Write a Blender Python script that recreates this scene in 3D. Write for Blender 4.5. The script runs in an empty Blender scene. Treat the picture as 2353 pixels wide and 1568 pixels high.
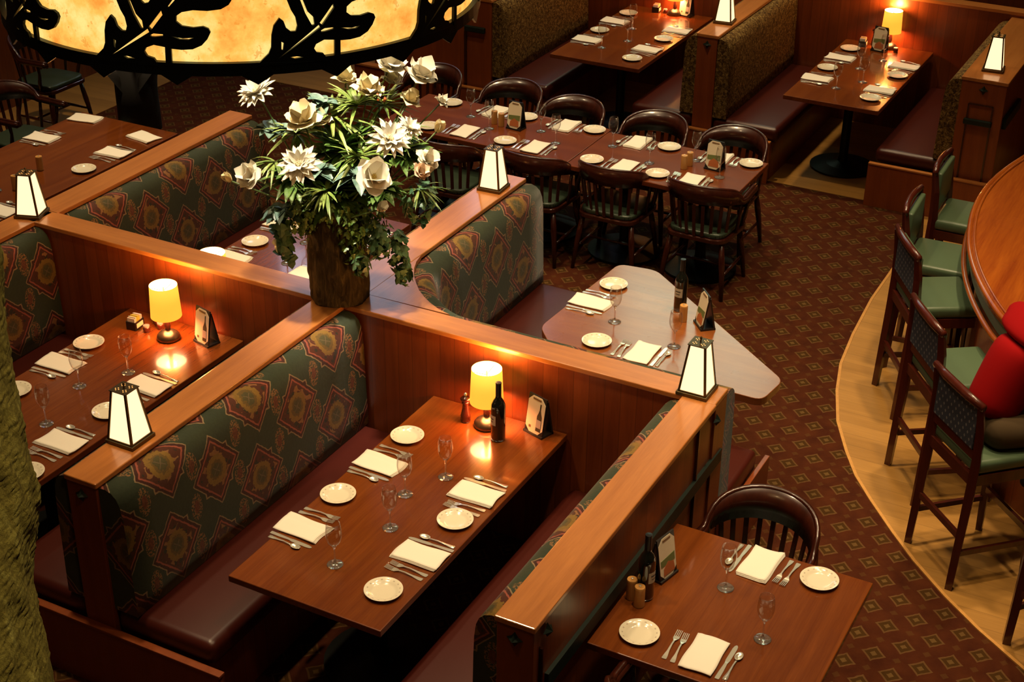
import bpy, bmesh, math, random
from mathutils import Vector, Matrix
from mathutils.geometry import tessellate_polygon
random.seed(7)
PI=math.pi
SC=bpy.context.scene; COL=SC.collection

# ---------------------------------------------------------------- materials
class N:
    def __init__(s,name):
        s.m=bpy.data.materials.new(name); s.m.use_nodes=True
        s.t=s.m.node_tree; s.b=s.t.nodes['Principled BSDF']; s.o=s.t.nodes['Material Output']
    def new(s,k,**kw):
        n=s.t.nodes.new(k)
        for a,v in kw.items(): setattr(n,a,v)
        return n
    def put(s,sock,v):
        if isinstance(v,bpy.types.NodeSocket): s.t.links.new(v,sock)
        elif isinstance(v,(tuple,list)):
            sock.default_value=tuple(v)+(1,) if len(v)==3 and sock.type=='RGBA' else v
        else: sock.default_value=v
    def M(s,op,a,b=0.0,c=0.0):
        n=s.new('ShaderNodeMath',operation=op)
        s.put(n.inputs[0],a); s.put(n.inputs[1],b); s.put(n.inputs[2],c)
        return n.outputs[0]
    def coord(s,which='Object'):
        return s.new('ShaderNodeTexCoord').outputs[which]
    def map(s,v,scale=(1,1,1),loc=(0,0,0),rot=(0,0,0)):
        n=s.new('ShaderNodeMapping'); s.t.links.new(v,n.inputs[0])
        n.inputs['Location'].default_value=loc; n.inputs['Rotation'].default_value=rot; n.inputs['Scale'].default_value=scale
        return n.outputs[0]
    def noise(s,v,scale=5,detail=4,rough=.5,out='Fac',dist=0):
        n=s.new('ShaderNodeTexNoise'); s.t.links.new(v,n.inputs['Vector'])
        n.inputs['Scale'].default_value=scale; n.inputs['Detail'].default_value=detail; n.inputs['Roughness'].default_value=rough
        n.inputs['Distortion'].default_value=dist
        return n.outputs[0 if out=='Fac' else 1]
    def vor(s,v,scale=5,out='Distance'):
        n=s.new('ShaderNodeTexVoronoi'); s.t.links.new(v,n.inputs['Vector']); n.inputs['Scale'].default_value=scale
        return n.outputs[out]
    def ramp(s,f,stops,mode='LINEAR'):
        n=s.new('ShaderNodeValToRGB'); n.color_ramp.interpolation=mode
        e=n.color_ramp.elements
        while len(e)<len(stops): e.new(.5)
        for i,(p,c) in enumerate(stops): e[i].position=p; e[i].color=tuple(c)+(1,)
        s.put(n.inputs[0],f); return n.outputs[0]
    def mix(s,f,a,b):
        n=s.new('ShaderNodeMix',data_type='RGBA')
        s.put(n.inputs[0],f); s.put(n.inputs[6],a); s.put(n.inputs[7],b); return n.outputs[2]
    def sep(s,v):
        n=s.new('ShaderNodeSeparateXYZ'); s.t.links.new(v,n.inputs[0]); return n.outputs
    def bump(s,h,st=.3,d=.01):
        n=s.new('ShaderNodeBump'); n.inputs['Strength'].default_value=st; n.inputs['Distance'].default_value=d
        s.put(n.inputs['Height'],h); s.t.links.new(n.outputs[0],s.b.inputs['Normal'])
    def set(s,**kw):
        al={'base':'Base Color','rough':'Roughness','metal':'Metallic','coat':'Coat Weight','coatr':'Coat Roughness','emit':'Emission Color','es':'Emission Strength','trans':'Transmission Weight','ior':'IOR','spec':'Specular IOR Level','sheen':'Sheen Weight','alpha':'Alpha'}
        for k,v in kw.items(): s.put(s.b.inputs[al[k]],v)
        return s

MATS={}
def plain(name,c,rough=.5,metal=0,**kw):
    n=N(name); n.set(base=c,rough=rough,metal=metal,**kw); MATS[name]=n.m; return n
def wood(name,a,b,rough=.3,axis='x',coat=.3,sc=1.0,planks=None,pax=1,coatr=.12,rv=.08,pk=.28,ln=.6):
    n=N(name); v=n.coord()
    s={'x':(.7,9,9),'y':(9,.7,9),'z':(9,9,.7)}[axis]
    g=n.noise(n.map(v,tuple(k*sc for k in s)),2.2,6,.62,dist=.6)
    g2=n.noise(n.map(v,tuple(k*sc*5 for k in s)),3,3,.6)
    f=n.M('ADD',n.M('MULTIPLY',g,.75),n.M('MULTIPLY',g2,.25))
    if planks:
        x=n.sep(v)[pax]; q=n.M('DIVIDE',x,planks)
        wn=n.new('ShaderNodeTexWhiteNoise',noise_dimensions='1D'); n.put(wn.inputs['W'],n.M('FLOOR',q))
        f=n.M('ADD',f,n.M('MULTIPLY',n.M('SUBTRACT',wn.outputs[0],.5),pk))
    c=n.ramp(f,[(.3,a),(.72,b)])
    if planks:
        fr=n.M('FRACT',q); e=n.M('LESS_THAN',n.M('MINIMUM',fr,n.M('SUBTRACT',1,fr)),.018)
        c=n.mix(n.M('MULTIPLY',e,ln),c,tuple(k*.3 for k in a))
    n.set(base=c,rough=n.M('ADD',rough-rv/2,n.M('MULTIPLY',n.noise(v,6,2),rv)),coat=coat,coatr=coatr)
    n.bump(g2,.06,.002)
    MATS[name]=n.m; return n
wood('cap_wood',(.37,.125,.026),(.56,.215,.052),.3,'x',.35)
wood('cap_wood_y',(.37,.125,.026),(.56,.215,.052),.3,'y',.35)
wood('panel_wood',(.17,.034,.007),(.27,.062,.012),.36,'z',.18,planks=.085,pax=0)
wood('panel_wood_y',(.17,.034,.007),(.27,.062,.012),.36,'z',.18,planks=.085,pax=1)
wood('post_wood',(.19,.038,.008),(.28,.066,.013),.38,'z',.15)
wood('table_wood',(.120,.025,.003),(.21,.053,.007),.24,'x',.55,planks=.11,pax=1,coatr=.07,rv=.05,pk=.16,ln=.12)
wood('table_wood_y',(.125,.026,.006),(.22,.052,.011),.24,'y',.55,planks=.11,pax=0,coatr=.07,rv=.05,pk=.16,ln=.12)
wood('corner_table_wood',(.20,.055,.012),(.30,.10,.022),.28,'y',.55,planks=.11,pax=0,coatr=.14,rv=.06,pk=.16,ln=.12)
wood('bar_wood',(.24,.042,.006),(.46,.12,.012),.26,'x',.4,sc=.6)
wood('chair_wood',(.022,.0045,.002),(.055,.010,.0045),.28,'z',.4)
wood('stool_wood',(.040,.006,.003),(.095,.014,.006),.3,'z',.4)
wood('floor_wood',(.30,.145,.028),(.46,.235,.055),.42,'y',.12,sc=.5,planks=.12,pax=0,pk=.2,ln=.35)
wood('pale_wood',(.48,.22,.05),(.66,.34,.09),.4,'z',.2,sc=2)
wood('dark_turned_wood',(.045,.008,.004),(.09,.016,.008),.22,'z',.6,sc=2)
# carpet : red brown ground, tan lozenges with a pointed outline and a dot
def carpet():
    n=N('carpet'); v=n.coord(); X,Y,Z=n.sep(v)
    nz=n.noise(v,60,3,.6); wob=n.M('MULTIPLY',n.M('SUBTRACT',n.noise(v,26,2),.5),.010)
    u=n.M('DIVIDE',n.M('SUBTRACT',n.M('ADD',X,wob),8.492),.234); w=n.M('DIVIDE',n.M('SUBTRACT',n.M('ADD',Y,wob),2.480),.2285)
    def cell(du,dv):
        a=n.M('SUBTRACT',n.M('FRACT',n.M('ADD',u,.5+du)),.5); b=n.M('SUBTRACT',n.M('FRACT',n.M('ADD',w,.5+dv)),.5)
        return n.M('ABSOLUTE',a),n.M('ABSOLUTE',b)
    def dia(du,dv,p=.92):
        a,b=cell(du,dv)
        return n.M('POWER',n.M('ADD',n.M('POWER',a,p),n.M('POWER',b,p)),1/p),a,b
    d1,a1,b1=dia(0,0); d2,a2,b2=dia(.5,.5)
    d=n.M('MINIMUM',d1,d2)
    s1,_,_=dia(.5,0); s2,_,_=dia(0,.5); sm=n.M('MINIMUM',s1,s2)
    ground=n.ramp(n.M('ADD',n.noise(v,9,3),n.M('MULTIPLY',nz,.25)),[(.4,(.044,.0085,.003)),(.85,(.076,.018,.005))])
    ground=n.mix(n.M('MULTIPLY',n.M('LESS_THAN',sm,.10),.45),ground,(.10,.045,.012))
    inside=n.M('LESS_THAN',d,.27); c=n.mix(inside,ground,(.115,.054,.018))
    c=n.mix(n.M('LESS_THAN',d,.205),c,(.050,.022,.004))
    c=n.mix(n.M('LESS_THAN',d,.085),c,(.12,.065,.020))
    c=n.mix(n.M('MULTIPLY',nz,.35),c,(.03,.012,.004))
    n.set(base=c,rough=.95,spec=.1); n.bump(nz,.5,.004); MATS['carpet']=n.m
carpet()
# tapestry : green ground, maroon/pink eight pointed medallions on a half drop repeat (UV in metres)
def tapestry(name,k=1.0):
    n=N(name); v=n.coord('UV'); U,V,_=n.sep(v); V=n.M('SUBTRACT',V,1.03)
    nz=n.noise(v,55,3,.6); nb=n.M('SUBTRACT',n.noise(v,34,2),.5)
    U=n.M('ADD',U,n.M('MULTIPLY',nb,.012)); V=n.M('ADD',V,n.M('MULTIPLY',n.M('SUBTRACT',n.noise(n.map(v,loc=(7,3,0)),34,2),.5),.012))
    def loc(du,dv):
        a=n.M('MULTIPLY',n.M('SUBTRACT',n.M('FRACT',n.M('ADD',n.M('DIVIDE',U,.65),.5+du)),.5),.65)
        b=n.M('MULTIPLY',n.M('SUBTRACT',n.M('FRACT',n.M('ADD',n.M('DIVIDE',V,.44),.5+dv)),.5),.44)
        return a,b
    def star(du,dv):
        a,b=loc(du,dv); sk=n.M('ADD',a,n.M('MULTIPLY',b,.08)); A=n.M('ABSOLUTE',sk); B=n.M('ABSOLUTE',b)
        d1=n.M('SUBTRACT',n.M('ADD',n.M('DIVIDE',A,.176),n.M('DIVIDE',B,.196)),1)
        d2=n.M('MULTIPLY',n.M('SUBTRACT',n.M('MAXIMUM',n.M('DIVIDE',A,.102),n.M('DIVIDE',B,.114)),1),.62)
        r=n.M('SQRT',n.M('ADD',n.M('POWER',n.M('DIVIDE',A,.064),2),n.M('POWER',n.M('DIVIDE',B,.072),2)))
        dx=n.M('ABSOLUTE',n.M('SUBTRACT',n.M('MULTIPLY',A,1.0),B))
        return n.M('MINIMUM',d1,d2),r,dx
    dA,rA,xA=star(0,0); dB,rB,xB=star(.5,.5)
    pick=n.M('LESS_THAN',dA,dB)
    d=n.M('MINIMUM',dA,dB); r=n.M('MINIMUM',rA,rB)
    xx=n.M('ADD',n.M('MULTIPLY',xA,pick),n.M('MULTIPLY',xB,n.M('SUBTRACT',1,pick)))
    def K(c): return tuple(q*k for q in c)
    c=n.mix(n.noise(v,6,2),K((.014,.024,.014)),K((.032,.042,.020)))
    # little sprigs between the medallions
    fl=None
    for du,dv in ((.25,.25),(.75,.25),(.25,.75),(.75,.75)):
        a,b=loc(du,dv)
        q=n.M('ADD',n.M('POWER',n.M('DIVIDE',a,.038),2),n.M('POWER',n.M('DIVIDE',b,.072),2))
        fl=q if fl is None else n.M('MINIMUM',fl,q)
    sp=n.M('MULTIPLY',n.M('LESS_THAN',fl,1),n.M('GREATER_THAN',n.noise(n.map(v,loc=(3,1,0)),95,2),.5))
    c=n.mix(sp,c,K((.19,.095,.035)))
    c=n.mix(n.M('MULTIPLY',n.M('LESS_THAN',fl,.22),.8),c,K((.11,.024,.012)))
    def lt(e,col,f=1.0):
        nonlocal c
        c=n.mix(n.M('MULTIPLY',n.M('LESS_THAN',d,e),f),c,K(col))
    lt(0,(.22,.15,.08)); lt(-.045,(.040,.009,.006)); lt(-.15,(.25,.062,.040)); lt(-.215,(.060,.014,.006))
    blot=n.M('MULTIPLY',n.M('LESS_THAN',d,-.30),n.M('LESS_THAN',n.vor(v,26),.36))
    c=n.mix(n.M('MULTIPLY',blot,.9),c,K((.016,.017,.010)))
    lace=n.M('MULTIPLY',n.M('LESS_THAN',d,-.28),n.M('GREATER_THAN',n.vor(v,22),.72)); c=n.mix(lace,c,K((.20,.09,.03)))
    rr=n.M('ADD',r,n.M('MULTIPLY',n.M('SUBTRACT',n.noise(v,70,2),.5),.55))
    c=n.mix(n.M('LESS_THAN',rr,1.12),c,K((.17,.095,.016)))
    c=n.mix(n.M('LESS_THAN',rr,.74),c,K((.10,.060,.014)))
    c=n.mix(n.M('MULTIPLY',n.M('LESS_THAN',rr,.52),.8),c,K((.045,.045,.018)))
    X=n.M('MULTIPLY',n.M('LESS_THAN',xx,.0035),n.M('LESS_THAN',rr,.45)); c=n.mix(n.M('MULTIPLY',X,.55),c,K((.15,.10,.06)))
    c=n.mix(n.M('MULTIPLY',nz,.45),c,(.012,.010,.006))
    n.set(base=c,rough=.8,spec=.25,sheen=.15); n.bump(nz,.35,.003); MATS[name]=n.m
tapestry('tapestry',1.5)
def speckle():
    n=N('speckled_fabric'); v=n.coord('UV')
    f=n.noise(v,42,4,.65,dist=1.2)
    c=n.ramp(f,[(.38,(.035,.018,.005)),(.50,(.12,.065,.016)),(.60,(.26,.17,.05)),(.72,(.33,.26,.10))])
    n.set(base=c,rough=.85,spec=.2); n.bump(n.noise(v,90,2),.4,.003); MATS['speckled_fabric']=n.m
speckle()
def vinyl(name,c,r=.34):
    n=N(name); v=n.coord(); h=n.noise(v,70,3)
    n.set(base=n.mix(n.noise(v,3,2),c,tuple(k*.75 for k in c)),rough=r,coat=.05,coatr=.35); n.bump(h,.12,.002); MATS[name]=n.m
vinyl('red_vinyl',(.062,.0085,.0045),.36); vinyl('green_vinyl',(.10,.155,.085),.36); vinyl('dark_green_vinyl',(.03,.05,.03),.4)
plain('black_iron',(.012,.014,.012),.42,.6)
plain('bronze',(.16,.12,.075),.32,.9)
plain('dark_green_iron',(.010,.022,.016),.5,.3)
plain('steel',(.86,.82,.70),.24,.7)
plain('brass_dark',(.12,.085,.04),.4,.8)
plain('black_plastic',(.012,.010,.009),.4)
plain('cream_card',(.86,.76,.56),.5)
plain('card_brown',(.22,.12,.05),.6)
plain('card_green',(.16,.20,.06),.6)
plain('card_orange',(.48,.14,.04),.6)
plain('card_bottle',(.05,.045,.02),.5)
plain('card_label',(.45,.40,.36),.6)
plain('bottle_glass',(.006,.008,.006),.1,0,coat=1,coatr=.03)
plain('foil',(.014,.012,.012),.32,.4)
plain('bottle_label',(.55,.52,.42),.5)
plain('bottle_text',(.05,.05,.05),.6)
plain('white_ceramic',(.7,.64,.5),.25)
plain('yellow_packet',(.75,.62,.10),.6)
plain('pink_packet',(.75,.70,.62),.6)
plain('plaster',(.30,.17,.08),.8)
plain('wall_plaster',(.40,.26,.14),.85)
plain('black_cloth',(.008,.007,.007),.85)
plain('white_cloth',(.55,.5,.42),.8)
plain('hair_dark',(.02,.012,.008),.7)
plain('skin',(.50,.24,.14),.5)
plain('trousers_olive',(.09,.055,.022),.9)
plain('red_knit',(.30,.002,.003),.9,spec=.15)
plain('green_tile',(.16,.26,.20),.35)
plain('glass_rim',(.9,.9,.9),.05)
def china():
    n=N('china'); v=n.coord(); X,Y,Z=n.sep(v)
    r=n.M('SQRT',n.M('ADD',n.M('POWER',X,2),n.M('POWER',Y,2))); a=n.M('ARCTAN2',Y,X)
    dots=n.M('MULTIPLY',n.M('GREATER_THAN',n.M('SINE',n.M('MULTIPLY',a,16)),.55),n.M('MULTIPLY',n.M('GREATER_THAN',r,.0685),n.M('LESS_THAN',r,.0745)))
    c=n.mix(n.M('MULTIPLY',dots,.5),(.84,.77,.60),(.30,.22,.16)); n.set(base=c,rough=.18,coat=.5,coatr=.05); MATS['china']=n.m
china()
def linen():
    n=N('linen'); v=n.coord(); n.set(base=(.90,.85,.74),rough=.85,spec=.2); n.bump(n.noise(v,160,2),.2,.001); MATS['linen']=n.m
linen()
def glass():
    n=N('clear_glass'); n.set(base=(1,1,1),rough=.0,trans=1.0,ior=1.45); MATS['clear_glass']=n.m
glass()
def thin():
    n=N('thin_glass'); t=n.new('ShaderNodeBsdfTransparent'); g=n.new('ShaderNodeBsdfGlossy'); g.inputs['Roughness'].default_value=.03
    t.inputs[0].default_value=(.96,.96,.95,1)
    lw=n.new('ShaderNodeLayerWeight'); lw.inputs[0].default_value=.42
    m=n.new('ShaderNodeMixShader'); n.put(m.inputs[0],n.M('ADD',n.M('MULTIPLY',n.M('POWER',lw.outputs['Facing'],2.6),.75),.03)); n.t.links.new(t.outputs[0],m.inputs[1]); n.t.links.new(g.outputs[0],m.inputs[2])
    n.t.links.new(m.outputs[0],n.o.inputs[0]); MATS['thin_glass']=n.m
thin()
def stemg():
    n=N('stem_glass'); n.set(base=(.95,.95,.92),rough=.06,trans=.93,ior=1.35,coat=1,coatr=.05); MATS['stem_glass']=n.m
stemg()
def emit(name,c,s,base=(.8,.7,.5)):
    n=N(name); n.set(base=base,rough=.5,emit=c,es=s); MATS[name]=n.m; return n
emit('lantern_glass',(1.0,.64,.34),1.8,(.4,.3,.15))
emit('lantern_top_glass',(1.0,.35,.05),.9)
emit('shade_cloth',(1.0,.42,.035),1.25,(.8,.5,.1))
emit('shade_lining',(1.0,.80,.42),9.0)
emit('bulb',(1.0,.78,.45),40)
def mica():
    n=N('mica'); v=n.coord()
    f=n.noise(n.map(v,loc=(2,0,1)),7,6,.65); sp=n.noise(v,38,3,.7)
    c=n.ramp(f,[(.36,(1.0,.33,.045)),(.48,(1.0,.54,.10)),(.60,(1.0,.76,.24))])
    c=n.mix(n.M('MULTIPLY',n.M('GREATER_THAN',sp,.63),.55),c,(.80,.27,.03))
    n.set(base=(.12,.07,.03),rough=.5,emit=c,es=1.08); MATS['mica']=n.m
mica()
emit('daylight',(.70,1.0,.72),4.2)
emit('daylight_blue',(.70,.78,1.0),4.2)
def bark(name,cols,sc=1.0,bs=.9,di=1.2):
    n=N(name); v=n.coord()
    f=n.noise(n.map(v,(14*sc,14*sc,3.2*sc)),2.2,8,.7,dist=di); g=n.noise(v,5,3)
    c=n.ramp(f,[(.3,cols[0]),(.52,cols[1]),(.7,cols[2])]); c=n.mix(n.M('MULTIPLY',g,.5),c,cols[1])
    n.set(base=c,rough=.9,spec=.15); n.bump(f,bs,.03); MATS[name]=n.m
bark('bark',[(.016,.011,.006),(.085,.060,.026),(.23,.17,.065)])
bark('mossy_bark',[(.07,.046,.007),(.15,.108,.018),(.24,.19,.045)],2.6,.6,.3)
def leafm(name,a,b,sc=30):
    n=N(name); v=n.coord(); n.set(base=n.ramp(n.noise(v,sc,3),[(.35,a),(.7,b)]),rough=.42,spec=.5); MATS[name]=n.m
leafm('leaf_green',(.04,.105,.018),(.13,.23,.045)); leafm('leaf_blue_green',(.07,.14,.11),(.20,.30,.24)); leafm('leaf_strap',(.08,.15,.022),(.30,.38,.09),14)
leafm('ivy_leaf',(.04,.12,.05),(.15,.26,.12)); leafm('moss_leaf',(.06,.14,.022),(.22,.32,.06),60)
leafm('stem_green',(.05,.09,.02),(.10,.15,.04))
plain('petal_white',(.84,.80,.66),.55,0,sheen=.1); plain('petal_cream',(.80,.70,.44),.55); plain('petal_core',(.70,.52,.14),.6); plain('petal_pink',(.80,.62,.45),.55); plain('red_berry',(.45,.09,.02),.5)
def cushion():
    n=N('blue_diamond_fabric'); v=n.coord(); X,Y,Z=n.sep(v)
    a=n.M('ABSOLUTE',n.M('SUBTRACT',n.M('FRACT',n.M('DIVIDE',X,.042)),.5)); b=n.M('ABSOLUTE',n.M('SUBTRACT',n.M('FRACT',n.M('DIVIDE',Z,.06)),.5))
    a2=n.M('ABSOLUTE',n.M('SUBTRACT',n.M('FRACT',n.M('ADD',n.M('DIVIDE',X,.042),.5)),.5)); b2=n.M('ABSOLUTE',n.M('SUBTRACT',n.M('FRACT',n.M('ADD',n.M('DIVIDE',Z,.06),.5)),.5))
    d=n.M('MINIMUM',n.M('ADD',a,b),n.M('ADD',a2,b2))
    c=n.mix(n.M('LESS_THAN',d,.17),(.030,.036,.055),(.16,.16,.17)); n.set(base=c,rough=.8); MATS['blue_diamond_fabric']=n.m
cushion()
M=MATS

# ---------------------------------------------------------------- mesh helpers
def link(name,me,mat,parent=None,smooth=False):
    o=bpy.data.objects.new(name,me); COL.objects.link(o)
    if mat is not None: me.materials.append(M[mat] if isinstance(mat,str) else mat)
    if parent is not None: o.parent=parent
    if smooth:
        for p in me.polygons: p.use_smooth=True
    return o
class MB:
    def __init__(s): s.v=[]; s.f=[]; s.uv=None
    def add(s,vs,fs):
        k=len(s.v); s.v+= [tuple(v) for v in vs]; s.f+=[tuple(i+k for i in f) for f in fs]; return s
    def box(s,lo,hi,mat=None):
        x0,y0,z0=lo; x1,y1,z1=hi
        vs=[(x0,y0,z0),(x1,y0,z0),(x1,y1,z0),(x0,y1,z0),(x0,y0,z1),(x1,y0,z1),(x1,y1,z1),(x0,y1,z1)]
        if mat: vs=[mat@Vector(v) for v in vs]
        return s.add(vs,[(3,2,1,0),(4,5,6,7),(0,1,5,4),(1,2,6,5),(2,3,7,6),(3,0,4,7)])
    def prism(s,poly,z0,z1):
        n=len(poly); vs=[(x,y,z0) for x,y in poly]+[(x,y,z1) for x,y in poly]
        return s.add(vs,[tuple(range(n-1,-1,-1)),tuple(range(n,2*n))]+[(i,(i+1)%n,n+(i+1)%n,n+i) for i in range(n)])
    def lathe(s,prof,n=24,c=(0,0,0),closed=False):
        vs=[];fs=[]
        for r,z in prof:
            for i in range(n):
                a=2*PI*i/n; vs.append((c[0]+r*math.cos(a),c[1]+r*math.sin(a),c[2]+z))
        for j in range(len(prof)-1):
            for i in range(n): fs.append((j*n+i,j*n+(i+1)%n,(j+1)*n+(i+1)%n,(j+1)*n+i))
        if closed:
            j=len(prof)-1
            for i in range(n): fs.append((j*n+i,j*n+(i+1)%n,(i+1)%n,i))
        else:
            fs.append(tuple(range(n-1,-1,-1))); fs.append(tuple((len(prof)-1)*n+i for i in range(n)))
        return s.add(vs,fs)
    def tube(s,pts,rad,n=8,flat=1.0,up=(0,0,1)):
        pts=[Vector(p) for p in pts]; m=len(pts); R=rad if isinstance(rad,(list,tuple)) else [rad]*m
        vs=[];fs=[]
        for i,p in enumerate(pts):
            t=(pts[min(i+1,m-1)]-pts[max(i-1,0)]).normalized(); u=Vector(up)
            if abs(t.dot(u))>.95: u=Vector((1,0,0))
            a=t.cross(u).normalized(); b=a.cross(t).normalized()
            for k in range(n):
                w=2*PI*k/n; vs.append(p+a*math.cos(w)*R[i]+b*math.sin(w)*R[i]*flat)
        for i in range(m-1):
            for k in range(n): fs.append((i*n+k,i*n+(k+1)%n,(i+1)*n+(k+1)%n,(i+1)*n+k))
        fs.append(tuple(range(n-1,-1,-1))); fs.append(tuple((m-1)*n+k for k in range(n)))
        return s.add(vs,fs)
    def bar(s,a,b,w,h,up=(0,0,1)):
        a=Vector(a);b=Vector(b);t=(b-a).normalized();u=Vector(up)
        if abs(t.dot(u))>.98:u=Vector((1,0,0))
        x=t.cross(u).normalized();y=x.cross(t).normalized()
        vs=[p+x*sx*w/2+y*sy*h/2 for p in(a,b) for sx,sy in((-1,-1),(1,-1),(1,1),(-1,1))]
        return s.add(vs,[(3,2,1,0),(4,5,6,7),(0,1,5,4),(1,2,6,5),(2,3,7,6),(3,0,4,7)])
    def build(s,name,mat,parent=None,smooth=False,bevel=0,seg=2,fix=True):
        me=bpy.data.meshes.new(name); me.from_pydata(s.v,[],s.f)
        if fix or bevel:
            bm=bmesh.new(); bm.from_mesh(me)
            if fix: bmesh.ops.recalc_face_normals(bm,faces=bm.faces)
            if bevel: bmesh.ops.bevel(bm,geom=bm.edges[:],offset=bevel,segments=seg,affect='EDGES',profile=.5)
            bm.to_mesh(me); bm.free()
        o=link(name,me,mat,parent,smooth)
        return o
def box(name,mat,lo,hi,parent=None,bevel=0,seg=2,smooth=False):
    return MB().box(lo,hi).build(name,mat,parent,smooth,bevel,seg)
def thing(name,label,cat,loc=(0,0,0),rz=0,group=None):
    o=bpy.data.objects.new(name,None); COL.objects.link(o); o.location=loc; o.rotation_euler=(0,0,rz)
    o.empty_display_size=.1
    tag(o,label,cat,group); return o
def tag(o,label,cat,group=None,kind=None):
    o['label']=label; o['category']=cat
    if group: o['group']=group
    if kind: o['kind']=kind
    return o
def nest(t,name):
    return [x for x in bpy.data.objects if x.parent==t and x.name.split('.')[0]==name][-1]
def struct(o): o['kind']='structure'; return o
def dup(root,loc=None,rz=None,label=None,cat=None,group=None):
    def cp(o,par):
        c=o.copy(); COL.objects.link(c); c.parent=par
        for ch in list(KIDS.get(o.name,[])): cp(ch,c)
        return c
    c=cp(root,None)
    if loc is not None: c.location=loc
    if rz is not None: c.rotation_euler=(0,0,rz)
    if label: c['label']=label
    if cat: c['category']=cat
    if group: c['group']=group
    return c
KIDS={}
def freeze(root):
    def rec(o):
        KIDS[o.name]=[x for x in bpy.data.objects if x.parent==o]
        for x in KIDS[o.name]: rec(x)
    rec(root); return root
class Kit:
    """first use places the prototype itself, later uses copy it"""
    def __init__(s,make): s.make=make; s.p=None
    def __call__(s,loc,rz=0,label='',group=None):
        if s.p is None:
            s.p=freeze(s.make()); o=s.p; o.location=loc; o.rotation_euler=(0,0,rz); o['label']=label
            if group: o['group']=group
            return o
        return dup(s.p,loc,rz,label,None,group)

# ---------------------------------------------------------------- room
HC=4.85
def wood_edge():  # curved border of the bar's timber floor
    return [(12.2,2.05),(11.3,2.30),(10.7,2.24),(10.318,2.205),(9.6,2.20),(9.033,2.16),(8.6,2.11),(8.255,2.027),(7.9,1.91),(7.599,1.763),(7.38,1.64),(7.185,1.497),(6.95,1.31),(6.745,1.134),(6.52,.91),(6.338,.699),(6.149,.443),(5.9,0.0),(5.7,-.5),(5.5,-1.5),(5.4,-4)]
fl=box('floor','carpet',(-3,-4,-.3),(16,13,0)); struct(fl)
e=wood_edge(); poly=e+[(16,-4),(16,9.0),(11.29,9.0),(11.29,2.45),(11.6,2.2)]
# timber boards: bar area
b=MB(); b.prism(e[::-1][:]+[(12.2,-4)],.0005,.006)
bf=b.build('floor_bar_boards','floor_wood'); struct(bf)
bf2=box('floor_far_boards','floor_wood',(11.29,-4,.0),(16,9.2,.004)); struct(bf2)
bf3=box('floor_left_boards','floor_wood',(8.3,9.38,.0),(16,12.98,.004)); struct(bf3)
t=MB(); 
for i in range(len(e)-1): t.bar((e[i][0],e[i][1],.004),(e[i+1][0],e[i+1][1],.004),.018,.010)
struct(t.build('trim_1','pale_wood'))
struct(box('wall_far','wall_plaster',(16,-4,0),(16.2,13,8.2)))
struct(box('wall_left','wall_plaster',(-3,13,0),(16.2,13.2,8.2)))
struct(box('wall_right','wall_plaster',(-3,-4.2,0),(16.2,-4,8.2)))
struct(box('wall_back','wall_plaster',(-3.2,-4.2,0),(-3,13.2,8.2)))
struct(box('ceiling','plaster',(-3.2,-4.2,8.2),(16.2,13.2,8.4)))
struct(box('trim_2','panel_wood_y',(15.95,-4,0),(16,13,2.4)))
struct(box('trim_3','panel_wood',(7.5,10.15,0),(16,10.21,1.25)))
k=1
for (y0,y1,z0,z1) in ((4.55,6.95,4.7,6.9),(7.9,9.1,4.9,6.6),(9.9,12.2,5.9,7.6)):
    w=MB(); 
    for yy in (y0,(y0+y1)/2,y1): w.box((15.93,yy-.04,z0-.04),(15.99,yy+.04,z1+.04))
    for zz in (z0,(z0+z1)/2,z1): w.box((15.93,y0,zz-.04),(15.99,y1,zz+.04))
    fr=w.build('window_%d'%k,'post_wood'); struct(fr)
    p=box('pane','daylight' if k==1 else 'daylight_blue',(15.985,y0,z0),(15.995,y1,z1),fr); k+=1

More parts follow.
